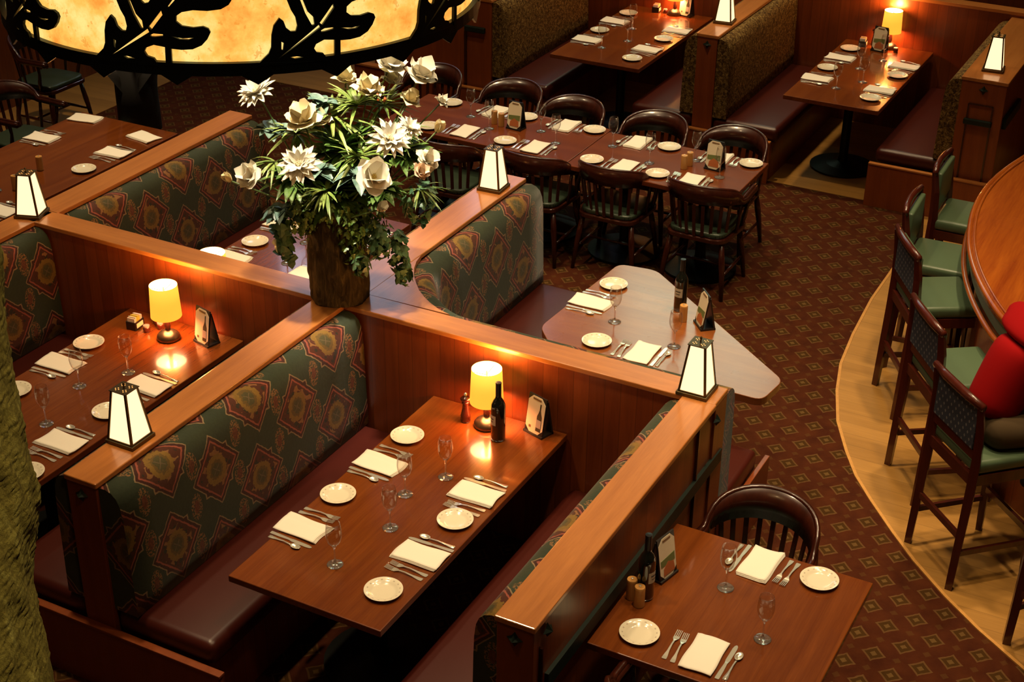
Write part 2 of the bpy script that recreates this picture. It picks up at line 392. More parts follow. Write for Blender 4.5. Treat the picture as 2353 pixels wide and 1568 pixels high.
# ---------------------------------------------------------------- partitions
H=1.15
def pad_profile(z0=.462,out=.135):
    k=out/.135
    return [(0,1.117),(.045*k,1.121),(.078*k,1.110),(.103*k,1.087),(.119*k,1.05),(.127*k,.99),(.131*k,.9),(.133*out/.135,.8),(.137*out/.135,.65),(.140*out/.135,.55),(.142*out/.135,z0)]
def sweep_pad(name,mat,path,side,parent,out=.135,z0=.462,u0=0,close=True):
    """upholstered back swept along a plan path; side=+1 bulges to the left of travel"""
    prof=pad_profile(z0,out); P=[Vector((x,y)) for x,y in path]; n=len(P); m=len(prof)
    nor=[]
    for i in range(n):
        t=(P[min(i+1,n-1)]-P[max(i-1,0)]).normalized(); nor.append(Vector((-t.y,t.x))*side)
    S=[0]; 
    for i in range(1,n): S.append(S[-1]+(P[i]-P[i-1]).length)
    A=[0]
    for j in range(1,m): A.append(A[-1]+math.hypot(prof[j][0]-prof[j-1][0],prof[j][1]-prof[j-1][1]))
    vs=[];uv=[]
    for i in range(n):
        for j,(d,z) in enumerate(prof):
            q=P[i]+nor[i]*d; vs.append((q.x,q.y,z)); uv.append((u0+S[i],1.13-A[j]))
    fs=[(i*m+j,(i+1)*m+j,(i+1)*m+j+1,i*m+j+1) for i in range(n-1) for j in range(m-1)]
    me=bpy.data.meshes.new(name)
    # ends and back
    base=len(vs)
    for i in range(n): vs.append((P[i].x,P[i].y,z0)); uv.append((u0+S[i],1.13-A[-1]-.1))
    for i in range(n-1): fs.append((i*m+m-1,(i+1)*m+m-1,base+i+1,base+i))
    fs.append(tuple(list(range(m))+[base])); fs.append(tuple([(n-1)*m+j for j in range(m)]+[base+n-1]))
    if side<0: fs=[f[::-1] for f in fs]
    me.from_pydata(vs,[],fs); L=me.uv_layers.new(name='UVMap')
    for lp in me.loops:
        a=uv[lp.vertex_index]; L.data[lp.index].uv=a
    # end caps use their own depth so the weave continues round the end
    for p in me.polygons[-2:]:
        for li in p.loop_indices:
            v=me.vertices[me.loops[li].vertex_index].co
            q=min(range(n),key=lambda i:(P[i]-Vector((v.x,v.y))).length); dd=(P[0 if p.index==len(me.polygons)-2 else n-1]-Vector((v.x,v.y))).length
            L.data[li].uv=(u0+(S[0]-.15+dd if p.index==len(me.polygons)-2 else S[-1]+.15-dd),v.z)
    o=link(name,me,mat,parent)
    for p in me.polygons[:-2]: p.use_smooth=True
    return o
def line(x0,y0,x1,y1,n=8): return [(x0+(x1-x0)*i/n,y0+(y1-y0)*i/n) for i in range(n+1)]
def star_nail(parent,at,ax,mat='dark_green_iron',r=.036):
    """four pointed iron boss on a face whose outward normal is ax"""
    a=Vector(ax); u=Vector((0,0,1)); w=u.cross(a).normalized(); c=Vector(at); vs=[c+a*.026]
    for i in range(8):
        q=PI/4*i+PI/4*0; rr=r if i%2==0 else r*.55
        vs.append(c+w*math.cos(q)*rr+u*math.sin(q)*rr+a*.001)
    b=MB(); b.add(vs,[(0,1+i,1+(i+1)%8) for i in range(8)]+[tuple(range(8,0,-1))]); return b.build('iron_boss',mat,parent)
def part_x(label,x0,x1,y0,y1,pads=(),u0=0,end_front=True,mat='tapestry',boss=True,z0=.0,capx0=None,capx1=None):
    """partition running along x between y0..y1"""
    t=thing('booth_partition',label,'partition',((x0+x1)/2,(y0+y1)/2,0))
    c=t.location
    def L(x,y): return (x-c.x,y-c.y)
    MB().box((x0+.03-c.x,y0+.012-c.y,0),(x1-c.x,y1-.012-c.y,H-.028)).build('panel','panel_wood',t)
    MB().box((x0-c.x,y0+.004-c.y,0),(x0+.032-c.x,y1-.004-c.y,H-.028)).build('end_post','post_wood',t,bevel=.003)
    MB().box(((capx0 or x0)-.006-c.x,y0-.004-c.y,H-.028),((capx1 or x1)-c.x,y1+.004-c.y,H)).build('cap','cap_wood',t,bevel=.005)
    for s,a,b_,out in pads:
        y=y0+.012 if s<0 else y1-.012
        sweep_pad('backrest',mat,[L(x,yy) for x,yy in line(a,y,b_,y,10)],s,t,out,u0=a+u0)
    if boss: star_nail(t,(x0-c.x,(y0+y1)/2-c.y,1.065),(-1,0,0))
    return t
UP=-4.308+.65*10   # phase so that a medallion centres at x=4.308
# wall that crosses behind the lamps
wx=thing('cross_partition','long wooden cross partition behind the lit table lamps carrying the bark vase','partition',(5.985,4.2,0))
MB().box((-.073,-2.19,0),(.073,2.23,H-.028)).build('panel','panel_wood_y',wx)
MB().box((-.085,-2.19,H-.028),(.085,2.23,H)).build('cap','cap_wood_y',wx,bevel=.005)
# centre partition between left booth and middle booth
p2=part_x('wooden booth partition with lantern at its near end, left of the middle table',3.985,5.898,4.10,4.275,[(-1,4.0,5.898,.135),(1,4.0,5.898,.11)],u0=UP)
kb=thing('kick_board','low wooden kick board across the bench ends at the lower left foreground','board',(3.965,4.19,0))
MB().box((-.015,-.69,0),(.015,.72,.345)).build('board','post_wood',kb); MB().box((-.02,-.70,.345),(.02,.73,.36)).build('cap','post_wood',kb,bevel=.003)
p3=part_x('wooden booth partition ending in lower foreground, right of the middle table',4.04,5.902,2.008,2.175,[(1,4.06,5.898,.125)],u0=UP+.2)
c=p3.location
star_nail(p3,(4.155-c.x,2.012-c.y,1.06),(0,-1,0)); star_nail(p3,(5.93-c.x,2.012-c.y,1.05),(0,-1,0))
MB().box((4.16-c.x,2.002-c.y,.765),(6.03-c.x,2.026-c.y,.835)).build('iron_strap','dark_green_iron',p3)
MB().box((4.105-c.x,2.006-c.y,.0),(4.115-c.x,2.022-c.y,1.0)).build('stile_groove','chair_wood',p3)
MB().box((5.7-c.x,2.006-c.y,.0),(5.712-c.x,2.022-c.y,1.12)).build('stile_groove','chair_wood',p3)
p1=part_x('wooden booth partition with orange cap at upper left, running behind the flowers',6.062,7.975,6.232,6.415,[(-1,6.07,7.95,.135)],u0=UP-.15,boss=False)
p1n=part_x('wooden booth partition at far left edge, in front of the far left lantern',3.985,6.058,6.262,6.43,[(-1,4.0,5.90,.135)],u0=UP+.1,boss=False)
# partition behind the vase, with the curved corner bench
p4=part_x('wooden booth partition with lantern at its far end, beside the corner booth',6.072,7.905,4.065,4.262,[(1,6.09,7.88,.12)],u0=UP,boss=False)
cb=[(7.90,4.064),(7.7,4.064),(7.5,4.064),(7.3,4.064),(7.1,4.064),(6.9,4.064),(6.75,4.064),(6.62,4.058),(6.54,4.04),(6.455,4.004),(6.375,3.955),(6.307,3.90),(6.245,3.845),(6.19,3.78),(6.145,3.715),(6.105,3.64),(6.08,3.56),(6.072,3.46),(6.072,3.3)]+[(6.072,3.3-.16*i) for i in range(1,9)]+[(6.072,2.015)]
cn=thing('corner_bench','curved corner booth bench with patterned back around the angular table','bench',(6.8,3.2,0))
def off(path,d):
    P=[Vector(p) for p in path]; r=[]
    for i in range(len(P)):
        t=(P[min(i+1,len(P)-1)]-P[max(i-1,0)]).normalized(); q=P[i]+Vector((-t.y,t.x))*d; r.append((q.x,q.y))
    return r
CL=lambda L:[(x-6.8,y-3.2) for x,y in L]
sweep_pad('backrest','tapestry',CL(cb),1,cn,.135,u0=-7.9+7.616-.0)
# top filler between arc and walls
f=MB(); arc=[p for p in cb if p[0]<6.70 and p[1]>3.5]
f.prism(CL([(6.069,4.066)]+arc[::-1]),H-.03,H-.001); f.build('corner_shelf','cap_wood',cn)
ins=off(cb,.006); outr=off([p for p in cb],.60)
# clean inner outline of seat front
front=[(7.9,3.44),(6.95,3.44),(6.78,3.38),(6.70,3.25),(6.68,3.1),(6.68,2.02)]
seatpoly=ins+front[::-1]
MB().prism(CL(seatpoly),.33,.458).build('seat_cushion','red_vinyl',cn,bevel=.03,seg=4,smooth=True)
base=off(cb,.006)+[(x-.06 if x<7 else x,y+.03) for x,y in front[::-1]]
MB().prism(CL(base),.0,.325).build('seat_base','panel_wood',cn)
MB().box((6.075-6.8,1.985-3.2,0),(6.80-6.8,2.012-3.2,.36)).build('kick_board','post_wood',cn,bevel=.003)

def bench(label,x0,x1,yw,yf,name='booth_bench'):
    """yw wall side, yf open side"""
    t=thing(name,label,'bench',((x0+x1)/2,(yw+yf)/2,0)); c=t.location
    a,b=min(yw,yf),max(yw,yf)
    MB().box((x0-c.x,a-c.y,.33),(x1-c.x,b-c.y,.458)).build('seat_cushion','red_vinyl',t,bevel=.045,seg=5,smooth=True)
    if yf>yw: b-=.05
    else: a+=.05
    MB().box((x0+.03-c.x,a-c.y,0),(x1-c.x,b-c.y,.33)).build('seat_base','panel_wood',t); return t
bench('burgundy bench seat left of the middle table',4.0,5.895,4.108,3.56)
bench('burgundy bench seat right of the middle table, along the foreground partition',4.06,5.895,2.168,2.74)
bench('burgundy bench seat at the left edge of left booth, behind mossy log',4.0,5.895,4.268,4.81)
bench('burgundy bench seat on far left side of left booth',4.0,5.895,6.27,5.62)
bench('burgundy bench seat in the booth behind the vase, left side',6.08,7.95,6.238,5.65)
bench('burgundy bench seat in the booth behind the vase, right side',6.08,7.88,4.256,4.80)

# far row of booths
far=[]
q1=part_x('speckled fabric partition between the two far booths, lantern on top',11.27,13.0,4.085,4.265,[(-1,11.28,12.97,.12),(1,11.28,12.97,.12)],mat='speckled_fabric')
q2=part_x('wide speckled fabric partition at right edge with lantern, behind the bar stools',11.27,13.0,1.80,2.14,[(1,11.28,12.97,.135)],mat='speckled_fabric')
c=q2.location
MB().box((11.245-c.x,1.87-c.y,.79),(11.28-c.x,2.08-c.y,.835)).build('iron_pull','dark_green_iron',q2,bevel=.008)
MB().box((11.36-c.x,1.782-c.y,.76),(11.9-c.x,1.812-c.y,.84)).build('iron_strap','dark_green_iron',q2)
b=MB()
for yy in (1.88,2.06): b.box((11.262-c.x,yy-.006-c.y,.25),(11.275-c.x,yy+.006-c.y,.95))
for zz in (.25,.95): b.box((11.262-c.x,1.88-c.y,zz-.006),(11.275-c.x,2.06-c.y,zz+.006))
b.build('panel_moulding','chair_wood',q2)
q0=part_x('wooden partition left of the far booths, partly behind the oak leaf lamp',11.25,13.0,6.14,7.35,[(-1,11.27,12.97,.12)],mat='speckled_fabric',boss=False)
c=q0.location
star_nail(q0,(11.25-c.x,6.42-c.y,1.08),(-1,0,0))
MB().box((11.222-c.x,6.2-c.y,.845),(11.26-c.x,6.40-c.y,.895)).build('iron_pull','dark_green_iron',q0,bevel=.008)
MB().box((11.243-c.x,6.385-c.y,.1),(11.258-c.x,6.41-c.y,.84)).build('stile_groove','chair_wood',q0)
lw=thing('low_partition','low plain wooden screen standing in front of the far left partition','partition',(11.1,7.0,0))
MB().box((-.03,-.33,0),(.03,.45,.42)).build('panel','post_wood',lw); MB().box((-.04,-.34,.42),(.04,.46,.435)).build('cap','cap_wood_y',lw)
bw=thing('back_partition','long wooden partition behind both far booth tables at the top','partition',(13.05,4.2,0))
MB().box((-.05,-3.4,0),(.05,3.6,1.19)).build('panel','panel_wood_y',bw); MB().box((-.06,-3.4,1.17),(.07,3.6,1.2)).build('cap','cap_wood_y',bw,bevel=.004)
for (y0,y1,lab) in ((3.56,4.79,'low wooden kick board across the bench ends under the middle far post'),(1.75,2.74,'low wooden kick board across the bench end behind the bar stools'),(5.62,7.3,'low wooden kick board across the far left bench end')):
    t=thing('kick_board',lab,'board',(11.38 if y0>3 else 11.24,(y0+y1)/2,0)); h=(y1-y0)/2
    if y0<3: t.location.x=11.22
    MB().box((-.015,-h,0),(.015,h,.345)).build('board','post_wood',t); MB().box((-.02,-h,.345),(.02,h,.36)).build('cap','cap_wood_y',t,bevel=.003)
for t in [o for o in bpy.data.objects if o.name.startswith('kick_board') and o.location.y>6]: t.location.x=11.2
for t in [o for o in bpy.data.objects if o.location.y<6 and o.name.startswith('kick_board') and o.parent is None and o.type=='EMPTY']:
    if t.location.x>11.3: t.location.x=11.24
bench('burgundy bench seat left of the far left table',11.28,12.97,6.146,5.60)
bench('burgundy bench seat between far left table and middle far post',11.28,12.97,4.259,4.82)
bench('burgundy bench seat between middle far post and the far right table',11.28,12.97,4.091,3.52)
bench('burgundy bench seat right of the far right table, near bar stools',11.28,12.97,2.134,2.72)

# ---------------------------------------------------------------- tables
def pedestal(t,x,y,r=.27,z=.71):
    MB().lathe([(r,0),(r,.02),(r*.5,.035),(.045,.06),(.04,.10)],28,(x,y,0)).build('pedestal_foot','black_iron',t,smooth=False)
    MB().lathe([(.038,.09),(.038,z)],16,(x,y,0)).build('pedestal_column','black_iron',t,smooth=False)
    MB().box((x-.24,y-.03,z-.03),(x+.24,y+.03,z)).build('top_bracket','black_iron',t)
def rtable(label,x0,x1,y0,y1,mat='table_wood',ped=None,name='dining_table',th=.035):
    t=thing(name,label,'table',((x0+x1)/2,(y0+y1)/2,0)); hx,hy=(x1-x0)/2,(y1-y0)/2
    MB().box((-hx,-hy,.75-th),(hx,hy,.75)).build('table_top',mat,t,bevel=.004,seg=2)
    for px,py in (ped or [(-hx+.45,0),(hx-.45,0)]): pedestal(t,px,py,z=.75-th)
    return t
rtable('mahogany booth table in the middle foreground with lit lamp and wine bottle',4.15,5.905,2.777,3.56,ped=[(-.3,0)])
rtable('mahogany booth table at left with a lit lamp, beside the mossy log',4.15,5.905,4.79,5.598,ped=[(-.3,0)])
rtable('mahogany booth table behind the bark vase',6.085,7.7,4.80,5.62,ped=[(.3,0)])
rtable('square mahogany table at lower right with two place settings',4.50,5.46,1.072,1.996,ped=[(0,0)])
rtable('right half of the long dining table lined with dark chairs',9.115,9.86,3.12,4.377,mat='table_wood_y',ped=[(0,-.3),(0,.3)])
rtable('left half of the long dining table, directly right of the flowers',9.165,9.92,4.383,5.98,mat='table_wood_y',ped=[(0,-.45),(0,.45)])
rtable('far mahogany booth table at top centre, left of the post lantern',11.3,12.99,4.772,5.60,ped=[(-.25,0)])
rtable('far mahogany booth table at top right with the lit lamp',11.3,12.99,2.738,3.515,ped=[(-.25,0)])
rtable('mahogany table with bunched napkins behind the orange partition at upper left',6.3,8.25,7.14,8.06,ped=[(-.4,0),(.5,0)])
ft=thing('corner_table','angular five-sided table shining pale in the curved corner booth','table',(7.1,2.8,0))
def rounded(poly,r,n=5):
    out=[];m=len(poly)
    for i in range(m):
        p=Vector(poly[i]);a=(Vector(poly[i-1])-p);b=(Vector(poly[(i+1)%m])-p);rr=min(r,a.length*.4,b.length*.4)
        A=p+a.normalized()*rr;B=p+b.normalized()*rr
        for k in range(n+1):
            t=k/n; q=A*(1-t)**2+p*2*t*(1-t)+B*t*t; out.append((q.x,q.y))
    return out
fp=rounded([(6.70,2.03),(6.95,2.0),(7.86,3.13),(7.83,3.37),(6.86,3.42),(6.70,3.28)],.06)
MB().prism([(x-7.1,y-2.8) for x,y in fp],.705,.75).build('table_top','corner_table_wood',ft,bevel=.003)
pedestal(ft,.05,-.02,z=.705)
# shallow wood-grain breaks under table tops are part of the material

# ---------------------------------------------------------------- tableware kits
def mk_plate():
    o=MB().lathe([(.001,.004),(.045,.004),(.055,.006),(.060,.010),(.0835,.0185),(.0850,.0185),(.0850,.0165),(.062,.006),(.048,.0),(.001,.0)][::-1],40).build('bread_plate','china',None,smooth=True)
    o['category']='plate'; return o
plate=Kit(mk_plate)
def mk_glass():
    t=thing('wine_glass','','wine glass')
    foot=[(.0008,.0),(.036,.0),(.037,.002),(.030,.005),(.012,.009),(.0055,.014),(.0042,.03),(.004,.075),(.0052,.092),(.010,.099),(.0008,.1025)]
    MB().lathe(foot,28).build('foot_and_stem','stem_glass',t,smooth=True)
    out=[(.0102,.0992),(.020,.110),(.029,.125),(.0345,.145),(.0365,.165),(.0350,.19),(.0300,.222)]
    inn=[(.0290,.2225),(.0338,.19),(.0353,.165),(.0333,.146),(.0278,.1265),(.019,.112),(.0090,.1012)]
    MB().lathe(out+inn,28,closed=True).build('bowl','thin_glass',t,smooth=True)
    return t
glassk=Kit(mk_glass)
def mk_napkin(seed):
    rnd=random.Random(seed)
    def f():
        nx,ny=10,16; W,L=.068,.115
        vs=[];fs=[]
        def top(u,v,lay):
            x=(u-.5)*2*W*(1+.03*math.sin(v*7+seed)); y=(v-.5)*2*L*(1+.02*math.sin(u*5+seed))+.006*math.sin(u*PI)*(-1)**seed
            z=.0040*lay+.003+.002*math.sin(v*5+seed+u*2)+(.003 if u<.15 else 0)
            return (x+.003*lay,y-.004*lay,z)
        b=MB()
        for lay in range(3):
            vs=[];k=(nx+1)*(ny+1)
            for dz in (0,.0038):
                for i in range(nx+1):
                    for j in range(ny+1):
                        p=top(i/nx,j/ny,lay); e=0 if dz else .0; vs.append((p[0],p[1],max(.0005,p[2]-.003+dz*(.95)) ))
            fs=[]
            for i in range(nx):
                for j in range(ny):
                    a=i*(ny+1)+j; fs.append((a,a+1,a+ny+2,a+ny+1)); fs.append((k+a,k+a+ny+1,k+a+ny+2,k+a+1))
            for i in range(nx):
                for j in (0,ny):
                    a=i*(ny+1)+j; fs.append((a,a+ny+1,k+a+ny+1,k+a))
            for j in range(ny):
                for i in (0,nx):
                    a=i*(ny+1)+j; fs.append((a,a+1,k+a+1,k+a))
            b.add(vs,fs)
        o=b.build('folded_napkin','linen',None,smooth=True); o['category']='napkin'
        return o
    return f
napk=[Kit(mk_napkin(i)) for i in range(3)]
def flatbar(prof,th=.0022,z=None):
    """prof list of (y, halfwidth, zheight)"""
    b=MB();vs=[];m=len(prof)
    for y,w,zz in prof: vs+=[(-w,y,zz),(w,y,zz),(w,y,zz+th),(-w,y,zz+th)]
    fs=[]
    for i in range(m-1):
        a=4*i
        for k in range(4): fs.append((a+k,a+(k+1)%4,a+4+(k+1)%4,a+4+k))
    fs.append((3,2,1,0)); a=4*(m-1); fs.append((a,a+1,a+2,a+3)); return b.add(vs,fs)
HANDLE=[(-.10,.0085,.001),(-.095,.0105,.001),(-.08,.0095,.001),(-.05,.005,.004),(-.01,.0032,.008),(.02,.0035,.006)]
def mk_fork():
    b=flatbar(HANDLE+[(.032,.009,.004),(.04,.0125,.002),(.055,.0128,.001)])
    for x in (-.0108,-.0036,.0036,.0108): b.bar((x,.053,.0025),(x,.092,.0075),.0032,.0022)
    o=b.build('fork','steel',None,smooth=False); o['category']='fork'; return o
def mk_knife():
    o=flatbar([(-.115,.008,.001),(-.11,.0095,.001),(-.06,.0085,.001),(-.01,.006,.002),(.0,.0075,.001),(.01,.0095,.001),(.09,.0098,.001),(.108,.007,.001),(.115,.002,.001)],.003).build('knife','steel'); o['category']='knife'; return o
def mk_spoon():
    b=flatbar(HANDLE+[(.03,.004,.004)])
    # bowl
    n=14;vs=[];fs=[]
    R=[(0,-.0045),(.45,-.0035),(.8,-.0005),(1,.004)]
    for s,(dz) in ((1,0),(-1,-.0016)):
        for r,z in R:
            for i in range(n):
                a=2*PI*i/n; vs.append((.0165*r*math.cos(a),.055+.027*r*math.sin(a),.0065+z+dz))
    m=len(R)
    for j in range(m-1):
        for i in range(n):
            fs.append((j*n+i,j*n+(i+1)%n,(j+1)*n+(i+1)%n,(j+1)*n+i)); o_=m*n; fs.append((o_+j*n+i,o_+(j+1)*n+i,o_+(j+1)*n+(i+1)%n,o_+j*n+(i+1)%n))
    for i in range(n): fs.append(((m-1)*n+i,(m-1)*n+(i+1)%n,m*n+(m-1)*n+(i+1)%n,m*n+(m-1)*n+i))
    b.add(vs,fs); o=b.build('spoon','steel',None,smooth=True,fix=False); o['category']='spoon'; return o
forkk,knifek,spoonk=Kit(mk_fork),Kit(mk_knife),Kit(mk_spoon)
TZ=.7505
cnt=[0]
def seat(table,where,nap,f,pl=None,gl=None,cut=True,tw=0,forks=True,kn=True):
    """f = angle the diner faces; local +y -> f"""
    rz=f-PI/2+tw; i=cnt[0]; cnt[0]+=1; rnd=random.Random(i*13+1)
    rz+=rnd.uniform(-.05,.05)
    def W(lx,ly): return (nap[0]+lx*math.cos(rz)-ly*math.sin(rz),nap[1]+lx*math.sin(rz)+ly*math.cos(rz),TZ)
    napk[i%3]((nap[0],nap[1],TZ),rz,f'folded white napkin, {where}, {table}','folded napkins on the tables')
    if pl: plate((pl[0],pl[1],TZ),rnd.uniform(0,6),f'small cream bread plate, {where}, {table}','bread plates on the tables')
    if gl: glassk((gl[0],gl[1],TZ),0,f'clear wine glass, {where}, {table}','wine glasses on the tables')
    if cut:
        if forks:
            forkk(W(-.102,-.005),rz+rnd.uniform(-.04,.1),f'inner steel fork, next to napkin, {where}, {table}','forks beside the napkins')
            forkk(W(-.137,.0),rz+rnd.uniform(-.06,.04),f'outer steel fork, away from napkin, {where}, {table}','forks beside the napkins')
        if kn:
            knifek(W(.100,.0),rz+rnd.uniform(-.03,.03),f'steel knife beside the napkin, {where}, {table}','knives beside the napkins')
            spoonk(W(.131,-.005),rz+rnd.uniform(-.08,.03),f'steel spoon beside the knife, {where}, {table}','spoons beside the knives')
PY,MY,PX,MX=PI/2,-PI/2,0,PI
B='middle booth table'
seat(B,'far left setting',(5.213,3.448),MY,(5.485,3.463),(5.052,3.21)); seat(B,'near left setting',(4.592,3.464),MY,(4.887,3.478),(4.439,3.195))
seat(B,'far right setting',(5.204,2.918),PY,(4.974,2.893),(5.271,3.117)); seat(B,'near right setting',(4.667,2.900),PY,(4.376,2.904),(4.789,3.128))
A='left booth table'
seat(A,'far left setting',(5.209,5.48),MY,(5.452,5.505),(5.078,5.237)); seat(A,'near left setting',(4.58,5.48),MY,(4.871,5.49),None)
seat(A,'far right setting',(5.243,4.924),PY,(4.943,4.92),(5.314,5.108)); seat(A,'near right setting',(4.607,4.940),PY,(4.319,4.883),(4.709,5.123))
D='table behind the vase'
seat(D,'far left setting',(7.293,5.500),MY,None,(7.136,5.227)); seat(D,'near left setting',(6.72,5.49),MY,(6.976,5.500),(6.836,5.155))
seat(D,'far right setting',(7.399,4.93),PY,(7.10,4.93),None); seat(D,'near right setting',(6.751,4.94),PY,None,None)
F='angular corner table'
seat(F,'left setting',(7.267,3.29),MY,(7.534,3.27),(7.119,3.073)); seat(F,'near setting',(6.857,2.786),PX,(6.843,3.056),(7.013,2.66))
Cn='lower right square table'
seat(Cn,'far setting',(5.338,1.545),MX,(5.355,1.283),(5.115,1.625)); seat(Cn,'near setting',(4.658,1.544),PX,(4.647,1.825),(4.867,1.367))
T2='long table right half'
seat(T2,'far left setting',(9.745,4.09),MX,(9.775,3.854),(9.61,4.231)); seat(T2,'far right setting',(9.745,3.45),MX,(9.765,3.22),(9.649,3.598))
seat(T2,'near left setting',(9.285,3.991),PX,(9.275,4.241),(9.44,3.866)); seat(T2,'near right setting',(9.279,3.485),PX,(9.264,3.727),(9.438,3.333))
T1='long table left half'
seat(T1,'far right setting',(9.80,4.70),MX,(9.82,4.478),(9.618,4.825)); seat(T1,'far middle setting',(9.80,5.30),MX,(9.81,5.045),(9.632,5.434))
seat(T1,'near right setting',(9.304,4.71),PX,(9.29,4.952),(9.453,4.62)); seat(T1,'near middle setting',(9.323,5.312),PX,(9.273,5.595),(9.474,5.187))
plate((9.80,5.70,TZ),0,'small cream bread plate at the left end of the long table','bread plates on the tables')
G1='far left booth table'
seat(G1,'near left setting',(11.80,5.485),MY,(12.088,5.499),(11.667,5.283)); seat(G1,'far left setting',(12.415,5.495),MY,(12.697,5.493),(12.305,5.279))
seat(G1,'near right setting',(11.799,4.92),PY,(11.508,4.924),(11.95,5.166)); seat(G1,'far right setting',(12.42,4.90),PY,(12.138,4.904),None)
G2='far right booth table'
seat(G2,'near left setting',(11.807,3.392),MY,(12.102,3.405),(11.663,3.192)); seat(G2,'far left setting',(12.424,3.391),MY,(12.702,3.393),(12.239,3.171))
seat(G2,'near right setting',(11.772,2.866),PY,(11.548,2.875),(11.917,3.048)); seat(G2,'far right setting',(12.463,2.86),PY,(12.199,2.838),(12.547,3.059))
E_='upper left table'
seat(E_,'left side near setting',(7.68,7.93),MY,None,None); seat(E_,'left side far setting',(8.14,7.93),MY,None,None,cut=False,tw=.2)
seat(E_,'right side far setting',(7.70,7.29),PY,(7.36,7.25),None); seat(E_,'right side end setting',(8.05,7.30),PY,None,None,cut=False,tw=-.2)
seat(E_,'right side nearest setting',(6.55,7.24),PY,None,(6.62,7.40))
glassk((6.80,7.52,TZ),0,'clear wine glass beside the pale shaker behind far left lantern','wine glasses on the tables')

# lamps
def mk_lamp():
    t=thing('table_lamp','','lamp')
    MB().lathe([(.001,.0),(.062,.0),(.066,.008),(.064,.022),(.054,.036),(.036,.048),(.018,.056),(.001,.057)],28).build('base','bronze',t,smooth=True)
    MB().lathe([(.012,.054),(.016,.06),(.018,.085),(.014,.11),(.010,.16),(.010,.22)],16).build('stem','dark_turned_wood',t,smooth=True)
    MB().lathe([(.006,.215),(.02,.228),(.028,.25),(.024,.275),(.006,.288)],16).build('bulb','bulb',t,smooth=True)
    zo,zi=.145,.335
    MB().lathe([(.086,zo),(.077,zi),(.0762,zi),(.0852,zo)],40,closed=True).build('lamp_shade','shade_cloth',t,smooth=True)
    MB().lathe([(.0848,zo+.001),(.0758,zi-.001),(.075,zi-.001),(.084,zo+.001)],40,closed=True).build('shade_lining','shade_lining',nest(t,'lamp_shade'),smooth=True)
    b=MB()
    for k in range(3):
        a=2*PI*k/3; b.bar((0,0,.30),(.075*math.cos(a),.075*math.sin(a),.315),.003,.003)
    b.lathe([(.004,.26),(.004,.32)],8); b.build('spider','brass_dark',t)
    return t
lamp=Kit(mk_lamp)
LAMPS=[((5.775,3.17),'lit table lamp with yellow shade beside the wine bottle on the middle table'),((5.72,5.165),'lit table lamp with amber shade on the left booth table'),((6.18,5.19),'lit table lamp just peeking over the cap left of the vase'),((12.91,3.11),'lit table lamp on the far right table at top'),((12.90,5.12),'lit table lamp on the far table left of the post lantern')]
for (x,y),lb in LAMPS:
    lamp((x,y,TZ),0,lb,'lit table lamps')
    for z,en,col_ in ((1.105,11,(1,.40,.09)),(.915,9,(1,.17,.02))):
        L=bpy.data.lights.new('lamp_bulb_light','POINT'); L.energy=en; L.color=col_; L.shadow_soft_size=.03
        o=bpy.data.objects.new('lamp_bulb_light',L); COL.objects.link(o); o.location=(x,y,z)
# lanterns
def mk_lantern():
    t=thing('lantern','','lantern')
    MB().box((-.079,-.079,0),(.079,.079,.018)).build('base_plate','brass_dark',t,bevel=.003)
    b0,b1,z0,z1=.066,.038,.018,.262
    co=lambda h,z:[(h,h,z),(-h,h,z),(-h,-h,z),(h,-h,z)]
    A,Bq=co(b0,z0),co(b1,z1)
    fr=MB()
    for i in range(4): fr.bar(A[i],Bq[i],.010,.010)
    for i in range(4):
        fr.bar(A[i],A[(i+1)%4],.008,.012); fr.bar(Bq[i],Bq[(i+1)%4],.007,.008)
    fr.build('frame','brass_dark',t)
    for i in range(4):
        a=[Vector(p) for p in (A[i],A[(i+1)%4],Bq[(i+1)%4],Bq[i])]; nrm=(a[1]-a[0]).cross(a[2]-a[0]).normalized()
        vs=a+[p-nrm*.003 for p in a]; MB().add(vs,[(0,1,2,3),(7,6,5,4),(0,4,5,1),(1,5,6,2),(2,6,7,3),(3,7,4,0)]).build('glass_pane','lantern_glass',t)
    # pierced top plate
    tp=MB(); hh=.047; tp.box((-hh,-hh,z1),(hh,hh,z1+.004)); tp.build('top_plate','brass_dark',t)
    hp=MB()
    for sx in (-1,1):
        for sy in (-1,1):
            for k in range(4):
                a=PI/2*k; hp.lathe([(.003,0),(.003,.0012)],6,(sx*.021+.009*math.cos(a),sy*.021+.009*math.sin(a),z1+.0042))
    hp.build('pierced_holes','lantern_top_glass',nest(t,'top_plate'))
    MB().lathe([(.004,z1),(.004,z1+.018),(.007,z1+.022),(.005,z1+.032),(.001,z1+.036)],10).build('finial','brass_dark',t)
    return t
lantern=Kit(mk_lantern)
LANT=[((4.335,4.205),0,'lit tapered lantern at near end of the partition left of the middle table'),((5.975,2.135),0,'lit tapered lantern at the corner beside the pale angular table'),((7.665,4.165),.06,'lit tapered lantern at the far end of the partition right of the vase'),((5.975,6.345),.35,'lit tapered lantern at the far left partition crossing'),((11.53,1.97),.1,'lit tapered lantern on the wide post at the right edge'),((11.655,4.18),.1,'lit tapered lantern on the post between the two far tables')]
for (x,y),rz,lb in LANT: lantern((x,y,H+.0005),rz,lb,'tapered lanterns on the partitions')
